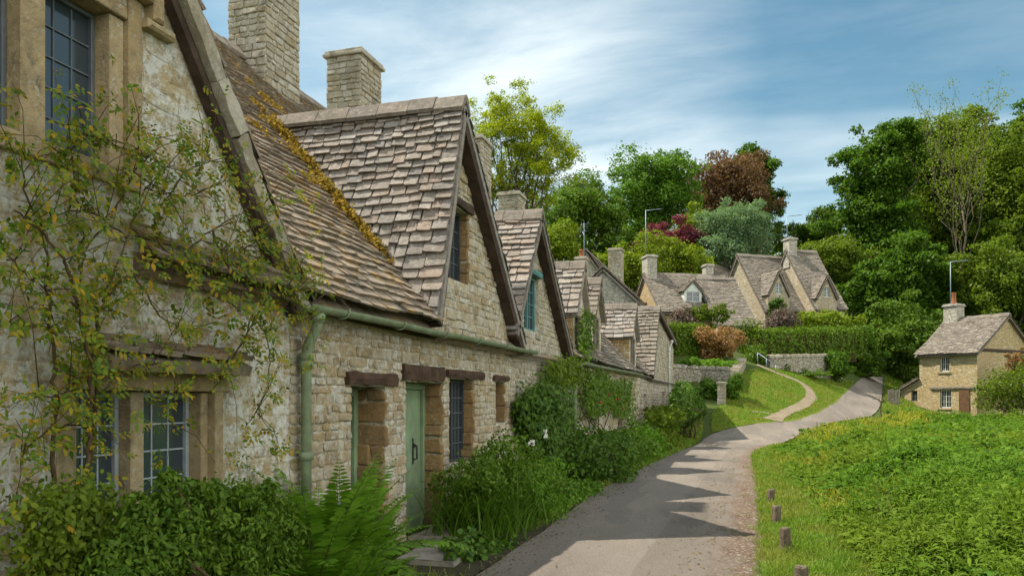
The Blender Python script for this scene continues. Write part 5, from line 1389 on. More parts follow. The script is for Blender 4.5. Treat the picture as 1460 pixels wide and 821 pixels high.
wall_path('garden_wall', 'curved dry stone retaining wall under the long hedge', [P(1094, 522, 48.6), P(1120, 527, 49.2), P(1160, 530, 50.5), P(1196, 530, 52.5)], (aim(1100, 532, 49), aim(1196, 538, 52.5)), (aim(1097, 510, 48.6), aim(1196, 508, 52.5)), .5, seed=2)
wall_path('garden_wall', 'low terrace wall of flat stones below the bronze shrub', [P(958, 540, 43.2), P(1000, 545, 43.4), P(1043, 550, 42.6)], (aim(970, 560, 43.2), aim(1043, 558, 42.6)), (aim(970, 524, 43.2), aim(1043, 528, 42.6)), .45, seed=3)
wall_path('garden_wall', 'stepped wall with sloping coping climbing beside the lawn', [P(1043, 550, 42.4), P(1050, 535, 44.4), P(1058, 520, 46.8)], (aim(1043, 560, 42.4), aim(1058, 525, 46.8)), (aim(1043, 538, 42.4), aim(1058, 512, 46.8)), .4, seed=4)
q = P(1029, 570, 40.3); gp = MB(); zb_ = h(q.x, q.y)
rubble(gp, q + Vector((-.22, -.22, zb_-q.z-.1)), XN, ZU, Vector((0,-1,0)), rect(0, 0, .44, 1.15), (), .12, .2, .2, .44, .02, 5); gp.box((q.x, q.y, zb_+.45), (.42, .42, 1.15), 0, 0, .02); gp.box((q.x, q.y, zb_+1.07), (.54, .54, .1), 0, 0, .02)
gp.build('gate_pier', M['grey_rubble_blocks'], None, label='square stone gate pier standing in ivy by the lawn', category='gate pier')
hb = MB(); a, b = P(1080, 503, 48.2), P(1106, 520, 47.2); hb.tube([a, b], .03, 6)
for t in (0, .5, 1):
    w_ = a.lerp(b, t); hb.tube([w_, Vector((w_.x, w_.y, h(w_.x, w_.y) - .1))], .03, 6)
hb.build('handrail', M['metal'], None, label='thin pale handrail rising beside the footpath top', category='handrail')

# ---- planting along the terrace
SG = 'shrubs along the foot of the terrace'
def wbush(name, label, boxes, X, mat, n, leaf, seed, dr=.7, **kw):
    ells = []
    for (x0, y0, x1, y1) in boxes:
        c = W((x0+x1)/2, (y0+y1)/2, X); d = -X*S_ + c.y*C_; ra = W(x1, y1, X).y; la = W(x0, y1, X).y
        rz = (y1-y0)/2/F*d; ells.append((np.array(c), (dr*min(1.0, max(.35, (ra-la)*.4)), (ra-la)/2, rz)))
    return bush(name, label, ells, mat, n, leaf, seed, **kw)
wbush('leafy_shrub', 'large dark green leafy shrub under the near lower window', [(150,672,330,860), (250,664,420,850), (330,690,440,860), (110,740,260,900)], -3.35, 'lf_mid', 34000, .042, 401, dr=.55, full=True, k=90, rel=.22, shell=.3, stems=14, aspect=.45)
def fern(label, base, n_fr, L, seed, mat='lf_fern', group='ferns beside the doorway'):
    rs = np.random.RandomState(seed); root = thing('fern', label, 'fern', base, group); parts = []; mb = MB(); base = np.array(base, float)
    for i in range(n_fr):
        az = rs.uniform(0, 2*math.pi); l = L*rs.uniform(.7, 1.12); lean = rs.uniform(.25, .95)
        dh = np.array([math.cos(az), math.sin(az), 0]); pts = []
        for k in range(11):
            t = k/10; ang = math.radians(82 - lean*40) - t**1.4*lean*1.55
            pts.append((base if k == 0 else pts[-1]) + (dh*math.cos(ang) + np.array([0, 0, math.sin(ang)]))*l/10)
        mb.tube([Vector(p) for p in pts], list(np.linspace(.006, .0015, 11)), 4)
        side = np.cross(dh, [0, 0, 1.0])
        m = 26; tt = np.linspace(.14, 1.0, m); idx = tt*10; i0 = np.minimum(idx.astype(int), 9); fr = (idx-i0)[:, None]
        P0 = np.array(pts)[i0]*(1-fr) + np.array(pts)[i0+1]*fr; tan = nrm(np.array(pts)[i0+1]-np.array(pts)[i0])
        ln = l*.20*np.sin(np.pi*np.clip(tt*.86+.1, 0, 1))**.8*(1.02-tt*.55)
        up = nrm(np.cross(np.tile(side, (m, 1)), tan)); up *= np.sign(up[:, 2:3] + 1e-6)
        for sg in (-1, 1):
            td = nrm(side*sg + tan*.45 + rs.normal(size=(m, 3))*.08)
            parts.append(leaves_full(P0, td, nrm(up + rs.normal(size=(m, 3))*.12), ln, ln*.27 + .006, .12))
    v, f = merge_np(parts); build_np('fronds', v, f, M[mat], root); mb.build('stalks', M['green_stem'], root)
fern('tall fern rising in front of the first green door', tuple(W(486, 792, -3.5)[:2]) + (0,), 38, 1.25, 411)
fern('wide arching fern between dark shrub and green downpipe', tuple(W(450, 800, -3.35)[:2]) + (0,), 30, 1.2, 412)
fern('fern spilling towards the plank door step', tuple(W(522, 775, -3.55)[:2]) + (0,), 28, .72, 413)
fern('low fern closest to the lane by the paving slab', tuple(W(540, 815, -3.15)[:2]) + (0,), 24, .5, 414)
fern('small fern at the foot of the dark leafy shrub', tuple(W(480, 830, -2.95)[:2]) + (0,), 26, .8, 415)
wbush('leafy_shrub', 'dense leafy shrub right of the plank door under the dark window', [(648,632,720,760), (656,660,760,796), (690,644,776,730)], -3.4, 'lf_mid', 16000, .055, 402, dr=.75, full=True, k=46, rel=.3, shell=.3, stems=10, group=SG)
def grass_clump(name, label, base, n, L, seed, mat, wd=.022, spread=.25, dirx=.3):
    rs = np.random.RandomState(seed); root = thing(name, label, 'plant', base); seg = 6; vs = []; fs = []; o = 0; base = np.array(base, float)
    for i in range(n):
        az = rs.uniform(0, 2*math.pi); l = L*rs.uniform(.6, 1.15); d = np.array([math.cos(az) + dirx, math.sin(az) - .15, 0]); d /= np.linalg.norm(d); s = np.array([-d[1], d[0], 0])
        p = base + np.array([rs.normal()*spread, rs.normal()*spread*1.4, 0]); ang = math.radians(rs.uniform(60, 88)); bd = rs.uniform(1.1, 2.3)
        for k in range(seg+1):
            t = k/seg; w = wd*(1 - t**2.2)*rs.uniform(.9, 1.1) + .001
            vs += [p - s*w*.5 + np.array([0, 0, w*.2]), p + s*w*.5 + np.array([0, 0, w*.2])]
            a = ang - bd*t**1.3; p = p + (d*math.cos(a) + np.array([0, 0, math.sin(a)]))*l/seg
            if p[2] < base[2] + .02: p[2] = base[2] + .02
        fs += [(o+2*k, o+2*k+1, o+2*k+3, o+2*k+2) for k in range(seg)]; o += 2*(seg+1)
    build_np('blades', np.array(vs), [np.array(fs)], M[mat], root)
    return root
grass_clump('daylily_clump', 'arching strap-leaved clump spilling from the shrub to the lane', tuple(W(690, 768, -3.25)[:2]) + (.05,), 560, .9, 421, 'lf_deep', .018, .25, .25)
grass_clump('daylily_clump', 'second strap-leaved clump further along beside the yellow-green bush', tuple(W(728, 738, -3.3)[:2]) + (.05,), 380, .8, 422, 'lf_deep', .018, .28, .2)
wbush('geranium_plant', 'low round-leaved ground plant beside the paving slab', [(644,756,690,804), (668,770,720,806)], -2.95, 'lf_dark', 1500, .075, 423, dr=.8, full=True, k=16, stems=5, aspect=.9, lo=.3)
wbush('leafy_shrub', 'feathery yellow-green bush before the wall climber', [(706,640,776,770), (740,668,800,750)], -3.25, 'lf_fern', 6500, .06, 403, dr=.8, k=36, rel=.3, group=SG, aspect=.35, full=True)
def climber(name, label, polys, X, mat, n, leaf, seed, thick=.3, stems=8, group=None, aspect=.6, full=True, cat='climber'):
    """leaves over outlines on the wall, standing off it by up to `thick`"""
    rs = np.random.RandomState(seed); P_ = []
    allp = []
    for poly in polys:
        x0 = min(p[0] for p in poly); x1 = max(p[0] for p in poly); y0 = min(p[1] for p in poly); y1 = max(p[1] for p in poly)
        q = np.column_stack([rs.uniform(x0, x1, n*3), rs.uniform(y0, y1, n*3)]); q = q[in_poly(q, poly)][:n]; allp.append(q)
    q = np.concatenate(allp); pts = np.array([tuple(W(a, b, X)) for a, b in q])
    lump = .5 + .5*np.sin(pts[:, 1]*7 + seed)*np.sin(pts[:, 2]*8 + 2)
    pts[:, 0] += thick*(rs.rand(len(pts))**.7)*(.35 + .65*lump); pts += rs.normal(size=pts.shape)*.05
    pts[:, 0] = np.maximum(pts[:, 0], XW + .03)
    mb_ = pts.min(axis=0); root = thing(name, label, cat, (XW + .1, float(pts[:, 1].mean()), 0), group)
    nor = nrm(np.array([[.9, -.2, .5]]) + rs.normal(size=pts.shape)*.6)
    t = nrm(np.cross(nor, nrm(rs.normal(size=pts.shape)))); t[:, 2] -= .45; L = leaf*rs.uniform(.6, 1.35, len(pts))
    v, f = leaves_full(pts, t, nor, L, L*aspect, .2) if full else (lambda r: (r[0], [r[1]]))(leaves_simple(pts, nor, leaf, rs, aspect))
    build_np('foliage', v, f, M[mat], root)
    sb = MB(); y0 = float(np.median(pts[:, 1]))
    for i in range(stems):
        e = pts[rs.randint(len(pts))]; limb(sb, (XW + .12, y0 + rs.normal()*.3, -.05), (XW + .08 + .05*rs.rand(), e[1], e[2]), .022, .006, rs, 7, .04, 5)
    sb.build('stems', M['stem'], root)
    return root
climber('wall_climber', 'dense dark climber on the wall under the teal dormer window', [[(734,555),(760,540),(800,560),(814,640),(800,690),(760,700),(738,640)], [(728,575),(765,560),(770,640),(735,620)]], -3.95, 'lf_dark', 5200, .085, 431, .5, 12)
climber('wall_climber', 'bright vine tip reaching the eaves by the second downpipe', [[(770,520),(800,508),(824,520),(812,552),(776,552)]], -3.9, 'lf_oak', 1500, .08, 432, .3, 4)
climber('wall_climber', 'loose thin climber below the dense one', [[(742,690),(806,680),(812,730),(760,730)]], -3.8, 'lf_mid', 1000, .075, 433, .3, 5)
climber('rose_climber', 'climbing rose with red flowers under the second gutter', [[(826,530),(860,528),(868,580),(838,598),(824,570)], [(856,545),(896,540),(898,600),(870,590)]], -3.9, 'lf_mid', 1700, .09, 434, .3, 8)
climber('wall_climber', 'climber strands growing over the small stone dormer', [[(822,450),(834,440),(838,480),(832,515),(820,515)]], -3.95, 'lf_mid', 700, .09, 435, .3, 4)
wbush('leafy_shrub', 'nearly black-green shrub against the wall by the second downpipe', [(818,602,876,694), (830,640,884,698)], -3.2, 'lf_dark', 5000, .09, 404, dr=.8, full=True, k=30, group=SG)
wbush('leafy_shrub', 'rounded mid-green shrub beyond the dark one', [(862,606,908,668), (850,650,900,694)], -3.2, 'lf_mid', 5000, .1, 405, dr=.8, k=28, group=SG)
wbush('leafy_shrub', 'tall green shrub halfway along the terrace', [(898,606,936,664), (882,638,930,684)], -3.2, 'lf_fern', 6000, .11, 406, dr=.8, k=32, group=SG)
wbush('leafy_shrub', 'yellow-flecked shrub beneath the end gable', [(932,576,972,610), (920,604,962,652)], -3.1, 'lf_oak', 5000, .13, 407, dr=.8, k=30, group=SG)
wbush('leafy_shrub', 'last dark shrub bank where the terrace meets the lawn', [(944,572,980,618), (964,570,1000,612), (958,548,990,590)], -3.0, 'lf_dark', 8000, .12, 408, dr=.5, k=40, group=SG)
wbush('leafy_shrub', 'ivy-covered bank beside the end cottage corner', [(964,540,996,590), (976,560,1006,604)], -2.5, 'lf_dark', 5000, .12, 409, dr=.4, k=30, group=SG)
wbush('low_plant', 'low leafy edging plants along the lane after the climber', [(788,688,822,724), (800,680,838,712)], -3.0, 'lf_lush', 1500, .07, 410, dr=.7, full=True, k=14, stems=4)
# a few blooms
def flowers(name, label, pts, mat, r, seed):
    rs = np.random.RandomState(seed)
    for i, p in enumerate(pts):
        q = np.tile(np.array(p, float), (14, 1)) + rs.normal(size=(14, 3))*r*.25
        v, f = leaves_simple(q, nrm(rs.normal(size=(14, 3)) + np.array([[.8, -.5, .6]])), r, rs, .85, .2)
        build_np(name, v, [f], M[mat], None, label=label, category='flower', group=label)
flowers('rose_bloom', 'red rose bloom on the climber under the second gutter', [W(x, y, -3.5) for x, y in ((868,562),(856,574),(881,569),(888,582))], 'petal_red', .045, 5)
flowers('white_bloom', 'white bloom on the dense wall climber', [W(758, 632, -3.45), W(777, 615, -3.5)], 'petal_white', .08, 6)

# ---- climbing rose over the near gable
def rose():
    rs = np.random.RandomState(501); X = -3.82
    root = thing('rose_climber', 'thin-stemmed climbing rose sprawling over the near gable wall', 'climber', tuple(W(95, 800, X)[:2]) + (0,))
    paths = [[(85,830),(75,700),(78,560),(72,450),(60,330)], [(105,830),(120,700),(128,600),(128,520),(112,440),(95,380),(60,330),(20,300)],
             [(120,700),(140,560),(128,500),(150,430),(190,390),(250,372),(320,378),(380,400)], [(112,440),(118,360),(108,280),(95,220),(100,165)],
             [(150,430),(180,340),(210,270),(250,230)], [(118,360),(170,290),(200,220),(210,190)], [(250,372),(300,330),(350,300),(395,280)],
             [(250,372),(300,420),(360,450),(385,500),(378,560),(350,610)], [(190,390),(230,450),(270,470)], [(320,378),(360,350),(410,360),(430,400)],
             [(112,440),(50,400),(10,370)], [(128,500),(60,470),(15,460)], [(128,600),(60,620),(30,660)], [(210,270),(270,280),(330,250)], [(140,560),(200,520),(250,540),(240,600)],
             [(300,330),(340,400),(400,430)], [(60,330),(30,250),(40,220)], [(120,700),(60,760),(40,820)], [(360,450),(330,520),(300,560)], [(180,340),(120,300),(40,330)],
             [(128,520),(90,560),(40,560)], [(250,372),(220,320),(260,250),(300,230)], [(95,220),(130,190),(175,215)], [(380,400),(420,420),(436,450)]]
    sb = MB(); cand = []
    for i, pa in enumerate(paths):
        offx = rs.uniform(0, .22)
        w = [W(a, b, X + offx*min(1, .3 + k*.2)) for k, (a, b) in enumerate(pa)]
        dn = []
        for k in range(len(w)-1):
            p0, p1, p2, p3 = w[max(k-1, 0)], w[k], w[k+1], w[min(k+2, len(w)-1)]
            for j in range(7):
                t = j/7; dn.append(0.5*((2*p1) + (p2-p0)*t + (2*p0-5*p1+4*p2-p3)*t*t + (3*p1-p0-3*p2+p3)*t**3) + Vector(rs.normal(size=3)*.008))
        dn.append(w[-1]); r0 = .017 if i < 3 else .007
        sb.tube(dn, list(np.linspace(r0, .003 if i > 1 else .006, len(dn))), 5)
        cand += [(p, i) for p in dn]
        # side shoots
        for j in range(9):
            a = dn[rs.randint(len(dn)//4, len(dn))]; e = a + Vector((rs.uniform(0, .25), rs.normal()*.24, rs.normal()*.22 + .04)); m_ = a.lerp(e, .5) + Vector((.03, 0, .05))
            sb.tube([a, m_, e], [.0032, .0025, .0015], 4); cand += [(m_, i), (e, i), (a.lerp(e, .75), i)]
    sb.build('stems', M['stem'], root)
    # compound leaves of five or seven leaflets
    parts = []
    cp_ = np.array([tuple(p) for p, i in cand]); wts = np.ones(len(cand)); wts[np.array([i for p, i in cand]) < 2] = .35; wts /= wts.sum()
    for j in range(1750):
        a = cp_[rs.choice(len(cp_), p=wts)] + rs.normal(size=3)*np.array([.05, .05, .05])
        if a[0] < XW + .03: a[0] = XW + .03
        d = nrm(np.array([[abs(rs.normal())*.5, rs.normal(), rs.normal()*.7]]))[0]; l = rs.uniform(.055, .105); n0 = nrm(np.array([[.7, -.2, .7]]) + rs.normal(size=(1, 3))*.5)[0]
        s = np.cross(d, n0); k = 2 + rs.randint(2); b = []; td = []
        for q in range(k):
            t = (q+.6)/(k+.4)
            for sg in (-1, 1): b.append(a + d*l*t); td.append(s*sg + d*.55)
        b.append(a + d*l); td.append(d)
        m = len(b); L = np.full(m, l*.48)*rs.uniform(.85, 1.15, m)
        parts.append(leaves_full(np.array(b), np.array(td) + rs.normal(size=(m, 3))*.1, np.tile(n0, (m, 1)) + rs.normal(size=(m, 3))*.15, L, L*.5, .18))
    v, f = merge_np(parts); build_np('foliage', v, f, M['lf_rose'], root)
rose()
climber('low_climber', 'weedy growth with small leaves at the foot of the near gable', [[(10,700),(80,690),(150,700),(190,800),(150,840),(20,840)]], -3.75, 'lf_oak', 4200, .036, 441, .3, 6)

# ---- meadow, verge and lawn
def scatter(poly, n, rs, wfun=None):
    x0 = min(p[0] for p in poly); x1 = max(p[0] for p in poly); y0 = min(p[1] for p in poly); y1 = max(p[1] for p in poly)
    out = []
    tot = 0
    while tot < n:
        q = np.column_stack([rs.uniform(x0, x1, n), rs.uniform(y0, y1, n)]); m = in_poly(q, poly)
        if wfun is not None: m &= rs.rand(n) < wfun(q)
        q = q[m]; out.append(q); tot += len(q)
    return np.concatenate(out)[:n]
def cam_depth(q): return -q[:, 0]*S_ + q[:, 1]*C_
meadow_poly = [(1.0, 4.0), (1.15, 7), (1.05, 10), (.95, 14), (.8, 18), (.62, 22), (.6, 25), (.85, 28), (1.4, 30.4)] + [tuple((T(px, py) + Vector((.35, -.5, 0)))[:2]) for px, py in ((1145,619),(1178,607),(1225,600),(1247,595))] + \
              [tuple(P(1300, 590, 47)[:2]), tuple(P(1390, 592, 46)[:2]), tuple(P(1560, 596, 46)[:2]), tuple(P(1600, 700, 14)[:2]), (9.5, 4.0)]
def patch2(q, a=.55, b=.38, c=0.0): return .5 + .5*np.sin(q[:, 0]*a + 1.7*np.sin(q[:, 1]*b*.8 + c))*np.sin(q[:, 1]*b + c + 1.2*np.sin(q[:, 0]*a*.7))
def grassy(q):
    """share of grass among the herbs: drifts, more of it farther back"""
    return np.clip(patch2(q)*2.4 - 1.05 + np.clip((cam_depth(q) - 15)/22, 0, .75), 0, 1)
def meadow():
    rs = np.random.RandomState(601); ns = 25000; per = 12
    def tall(x, y): return .5 + .5*np.sin(x*1.1 + 1.3*np.sin(y*.7))*np.sin(y*.85 + 1.1*np.sin(x*.6))
    def patch(x, y): return .5 + .5*np.sin(x*3.1 + y*2.2 + 1.5*np.sin(y*1.3))*np.sin(y*2.7 - x*1.3 + np.sin(x*2.1))
    q0 = scatter(meadow_poly, ns, rs, lambda q: np.clip(1.0/np.clip(cam_depth(q)/9.0, 1, 9)**1.15, .05, 1)*np.clip(.25 + 1.5*patch(q[:, 0], q[:, 1]), .3, 1)*(1 - .85*grassy(q)))
    rr = np.array(road_r[6:-2]); far0 = np.clip(np.min(np.linalg.norm(q0[:, None] - rr[None], axis=2), axis=1)/5.0, .4, 1)
    edge0 = np.clip((q0[:, 0] - .8)/1.6, .22, 1.0)
    H0 = (.18 + .42*tall(q0[:, 0], q0[:, 1]) + .42*patch(q0[:, 0], q0[:, 1]))*edge0*far0*rs.uniform(.7, 1.2, ns)
    i = np.repeat(np.arange(ns), per); k = np.tile(np.arange(per), ns); n = len(i)
    lean = rs.normal(size=(ns, 2))*.16
    fr = .28 + .72*(k + rs.rand(n)*.6)/per; q = q0[i]; d = cam_depth(q); g = hmap(q0)[i]; H = H0[i]
    sc = np.clip(d/9.0, .85, 3.2); az = k*2.4 + rs.uniform(0, 6.28, ns)[i] + rs.normal(size=n)*.3
    L = (.038 + .062*np.sin(np.pi*np.clip(1.1 - fr*.9, 0, 1)))*rs.uniform(.7, 1.3, n)*rs.uniform(.75, 1.35, ns)[i]*sc**.7
    lance = (rs.rand(ns) < np.clip(patch2(q0, 1.3, .9, 1)*1.8 - .4, .1, .9))[i]
    L = np.where(lance, L*1.3, L); Wd = L*np.where(lance, rs.uniform(.12, .2, ns)[i], rs.uniform(.34, .6, ns)[i]); el = .55*fr + rs.normal(size=n)*.3 - .1
    p = np.column_stack([q + lean[i]*(fr*H)[:, None] + np.column_stack([np.cos(az), np.sin(az)])*.02, g + fr*H])
    t = np.column_stack([np.cos(az)*np.cos(el), np.sin(az)*np.cos(el), np.sin(el)]); nor = nrm(np.array([[0, 0, 1.0]]) + rs.normal(size=(n, 3))*.35)
    parts = [leaves_full(p, t, nor, L, Wd, .35)]
    # grassy blades and stalks that stand above the leaves
    m = 16000; i = rs.randint(0, n, m); b = np.column_stack([q[i] + rs.normal(size=(m, 2))*.05, g[i] + H[i]*.35]); t2 = np.array([[0, 0, 1.0]]) + rs.normal(size=(m, 3))*.22
    L2 = (H[i]*.6 + .14)*rs.uniform(.7, 1.25, m); parts.append(leaves_full(b, t2, nrm(rs.normal(size=(m, 3))), L2, .012*sc[i]**.8*rs.uniform(.8, 1.6, m), .12))
    v, f = merge_np(parts); build_np('meadow_plants', v, f, M['lf_meadow'], None, kind='stuff', label='tall lush green herbs and nettles filling the meadow', category='meadow')
    # leaf litter and dense undergrowth close to the soil
    m = 26000; q = scatter(meadow_poly, m, rs, lambda q: np.clip(1.0/np.clip(cam_depth(q)/9.0, 1, 9), .08, 1)); d = cam_depth(q); x, y = q[:, 0], q[:, 1]
    p = np.column_stack([q, hmap(q) + rs.uniform(.05, .28, m)*np.clip((x-.8)/1.6, .3, 1)]); v, f = leaves_simple(p, nrm(np.array([[0, 0, 1.0]]) + rs.normal(size=(m, 3))*.5), .14, rs, .5)
    build_np('meadow_undergrowth', v, [f], M['lf_lush'], None, kind='stuff', label='low dark undergrowth beneath the meadow herbs', category='undergrowth')
meadow()
def blades(name, label, poly, n, hmin, hmax, wd, seed, mat, wf=None, hf=None):
    rs = np.random.RandomState(seed); q = scatter(poly, n, rs, wf); g = hmap(q); d = cam_depth(q); hh = rs.uniform(hmin, hmax, n)
    if hf is not None: hh = hh*hf(q)
    t = np.array([[0, 0, 1.0]]) + rs.normal(size=(n, 3))*.42
    v, f = leaves_full(np.column_stack([q, g]), t, nrm(rs.normal(size=(n, 3))), hh, wd*np.clip(d/10, .8, 4)*rs.uniform(.7, 1.4, n), .3)
    build_np(name, v, f, M[mat], None, kind='stuff', label=label, category='grass')
verge_poly = [(.1, 3), (.04, 8), (.06, 14), (.0, 20), (-.08, 24.4), (.18, 27), (.7, 29.4), (1.2, 30.6), (1.6, 30.2), (1.1, 27.5), (.95, 24), (1.05, 20), (1.2, 14), (1.35, 8), (1.5, 3)]
clump = lambda q: .55 + .75*(.5 + .5*np.sin(q[:, 0]*6 + 2*np.sin(q[:, 1]*2))*np.sin(q[:, 1]*5))
blades('verge_grass', 'sunlit rough grass on the verge around the short posts', verge_poly, 60000, .05, .22, .008, 611, 'lf_grass', lambda q: np.clip(8/np.maximum(cam_depth(q), 1), .12, 1), clump)
blades('lawn_grass', 'short bright mown grass on the sloping lawn', [(p[0], p[1]) for p in lawn_out] + [(p[0], p[1]) for p in lawn_in[::-1]], 42000, .05, .16, .010, 612, 'lf_grass', lambda q: ~in_poly(q, [*pl, *pr_[::-1]]))
bed_poly = [(-3.95, 6.5), (-2.62, 6.5), (-2.72, 14), (-2.6, 20), (-2.25, 27), (-2.15, 33), (-2.4, 40), (-3.9, 40)]
blades('border_grass', 'tufts of grass and weeds along the foot of the terrace', bed_poly, 15000, .06, .22, .010, 613, 'lf_grass', lambda q: np.where(q[:, 0] > -3.1, 1.0, .35)*np.where((q[:, 1] > 6.9) & (q[:, 1] < 9.6), .02, 1.0), clump)
blades('bank_grass', 'long grass on the bank beside the far lane and small cottage', [tuple(P(1262, 575, 51)[:2]), tuple(P(1262, 540, 62)[:2]), tuple(P(1285, 540, 62)[:2]), tuple(P(1310, 585, 51)[:2]), tuple(P(1440, 590, 47)[:2]), tuple(P(1255, 595, 46)[:2])], 9000, .12, .35, .010, 614, 'lf_grass')
def litter():
    rs = np.random.RandomState(620); n = 2600; y = rs.uniform(5.5, 30, n)**1.0; x = -2.5 + np.abs(rs.normal(size=n))*.22 - .12
    r = rs.rand(n) < .3; x[r] = -.42 - np.abs(rs.normal(size=r.sum()))*.25; r2 = rs.rand(n) < .08; x[r2] = rs.uniform(-2.4, -.5, r2.sum())
    p = np.column_stack([x, y, np.full(n, .042)]); v, f = leaves_simple(p, nrm(np.array([[0, 0, 1.0]]) + rs.normal(size=(n, 3))*.22), .035, rs, .6, .08)
    build_np('leaf_litter', v, [f], M['lf_litter'], None, kind='stuff', label='scattered dry leaves and grit along the lane edges', category='leaf litter')
M['lf_litter'] = mat_leaf('dry_leaf', [(0.14,0.09,0.04),(0.22,0.15,0.07),(0.10,0.07,0.04),(0.16,0.15,0.04),(0.07,0.09,0.03)], .15, .8, .05, gain=(1, 1, 1))
litter()
GC = 'shrubs around the small cottage'
pxbush('garden_shrub', 'twiggy shrub standing against the small cottage end wall', [(1384,528,1440,590), (1420,514,1500,592)], 47.5, 'lf_oak', 6000, .16, 321, group=GC, stems=16, shell=.3)
pxbush('garden_shrub', 'low flowering weeds at the small cottage corner', [(1272,578,1310,600), (1300,584,1330,600)], 49, 'lf_fern', 1800, .13, 322, group=GC)
pxbush('wall_climber', 'climber hanging in the opening of the small cottage gable', [(1432,498,1470,536)], 48.6, 'lf_bronze', 1600, .14, 323, group=GC, dr=.4)
# grasses, docks and dry stalks among the meadow herbs
near = lambda q: np.clip(1.0/np.clip(cam_depth(q)/9.0, 1, 9)**1.1, .05, 1)
M['lf_mgrass'] = mat_leaf('tall_meadow_grass', [(0.12,0.155,0.018),(0.17,0.20,0.024),(0.22,0.225,0.035),(0.27,0.235,0.07)], .45, gain=(1.5, 1.45, 1.0))
M['lf_dock'] = mat_leaf('broad_dock_leaf', [(0.035,0.085,0.014),(0.055,0.125,0.018),(0.075,0.15,0.02)], .3, .6, .08, gain=(1.2, 1.3, 1.0))
M['lf_stalk'] = mat_leaf('dry_seed_stalk', [(0.16,0.10,0.045),(0.24,0.17,0.08),(0.12,0.085,0.035)], .1, .8, .05, gain=(1, 1, 1))
blades('meadow_grass', 'tall yellow-green grass growing in drifts through the meadow', meadow_poly, 100000, .45, .90, .013, 631, 'lf_mgrass', lambda q: near(q)*np.clip(grassy(q), .03, 1)*np.clip(np.min(np.linalg.norm(q[:, None] - np.array(road_r[6:-2])[None], axis=2), axis=1)/6, .12, 1), lambda q: np.clip((q[:, 0] - .6)/1.5, .35, 1))
blades('meadow_stalks', 'dry brown seed stalks standing above the meadow herbs', meadow_poly, 1500, .6, 1.05, .008, 632, 'lf_stalk', lambda q: near(q)*np.clip(patch2(q, .8, .5, 2)*2 - .9, .01, 1)*np.clip((q[:, 0] - 1.4)/2, 0, 1))
def docks():
    rs = np.random.RandomState(633); ns = 420; q = scatter(meadow_poly, ns, rs, lambda q: near(q)*np.clip(patch2(q, .9, .7, 4)*2 - .8, .02, 1)*np.clip((q[:, 0] - 1.0)/1.5, 0, 1)); k = 9; i = np.repeat(np.arange(ns), k); n = len(i)
    az = rs.uniform(0, 6.28, n); el = rs.uniform(.15, 1.1, n); H = rs.uniform(.22, .5, ns)[i]*rs.uniform(.7, 1.1, n)
    t = np.column_stack([np.cos(az)*np.cos(el), np.sin(az)*np.cos(el), np.sin(el)]); L = rs.uniform(.16, .30, n)
    p = np.column_stack([q[i] + rs.normal(size=(n, 2))*.05, hmap(q)[i] + H]); v, f = leaves_full(p, t, nrm(np.array([[0, 0, 1.0]]) + rs.normal(size=(n, 3))*.25), L, L*.38, .4)
    build_np('dock_leaves', v, f, M['lf_dock'], None, kind='stuff', label='broad dark dock leaves scattered in the meadow', category='weeds')
docks()
blades('edge_tufts', 'thin tufts of grass creeping onto the dirt edge of the lane', [(-.32, 5), (-.32, 14), (-.25, 22), (.1, 22), (.12, 14), (.14, 5)], 1800, .03, .10, .008, 634, 'lf_grass', lambda q: np.clip(patch2(q, 7, 3.1)*3 - 1.7, 0, 1)*np.clip((q[:, 0] + .4)/.45, .05, 1))
# sapling at the meadow edge
def sapling():
    rs = np.random.RandomState(9); b = P(1257, 602, 43); g = h(b.x, b.y); root = thing('sapling', 'tiny leafless sapling at the meadow edge beside the lane', 'sapling', (b.x, b.y, g)); sb = MB()
    limb(sb, (b.x, b.y, g-.1), (b.x, b.y, g+1.1), .035, .025, rs, 4, .03)
    for i in range(7):
        a = rs.uniform(0, 6.28); limb(sb, (b.x, b.y, g+1.0), (b.x + .75*math.cos(a), b.y + .75*math.sin(a), g + 1.35 + .2*rs.rand()), .02, .008, rs, 4, .06, 5)
    sb.build('trunk', M['stem'], root)
sapling()
# ---- short oak posts on the verge
labs = ('nearest short oak post, cut off by the lower picture edge', 'tallest-looking short oak post, second from the viewer', 'third short oak post back along the verge', 'farthest short oak post on the verge')
for i, (x, y, hh) in enumerate(((.40, 7.1, .27), (.33, 9.05, .29), (.29, 11.15, .26), (.25, 13.1, .27))):
    rg = random.Random(i); mb = MB(); w = .055; pts = []
    for (z, s) in ((-.15, 1.03), (.05, 1.0), (hh*.6, .98), (hh - .015, .97), (hh, .82)):
        for k in range(10):
            a = 2*math.pi*k/10; rr = w*s*(1 + .10*math.cos(4*a) + rg.uniform(-.03, .03)); pts.append((x + rr*math.cos(a) + z*.03*(i-1.5), y + rr*math.sin(a), z + rg.uniform(-.004, .004)))
    fs = [(i_*10+k, i_*10+(k+1) % 10, (i_+1)*10+(k+1) % 10, (i_+1)*10+k) for i_ in range(4) for k in range(10)] + [tuple(range(40, 50))]
    mb.add(pts, fs); mb.build('wooden_post', M['post'], None, label=labs[i], category='post', group='short posts on the verge')
pxbush('ivy_mound', 'ivy tumbling over the right end of the curved garden wall', [(1180,498,1212,548), (1164,500,1200,522)], 51.2, 'lf_deep', 4200, .15, 330, k=26)
pxbush('ivy_mound', 'weeds growing at the foot of the curved garden wall', [(1094,522,1130,540), (1130,527,1190,546)], 49.0, 'lf_mid', 2200, .13, 331, k=20)
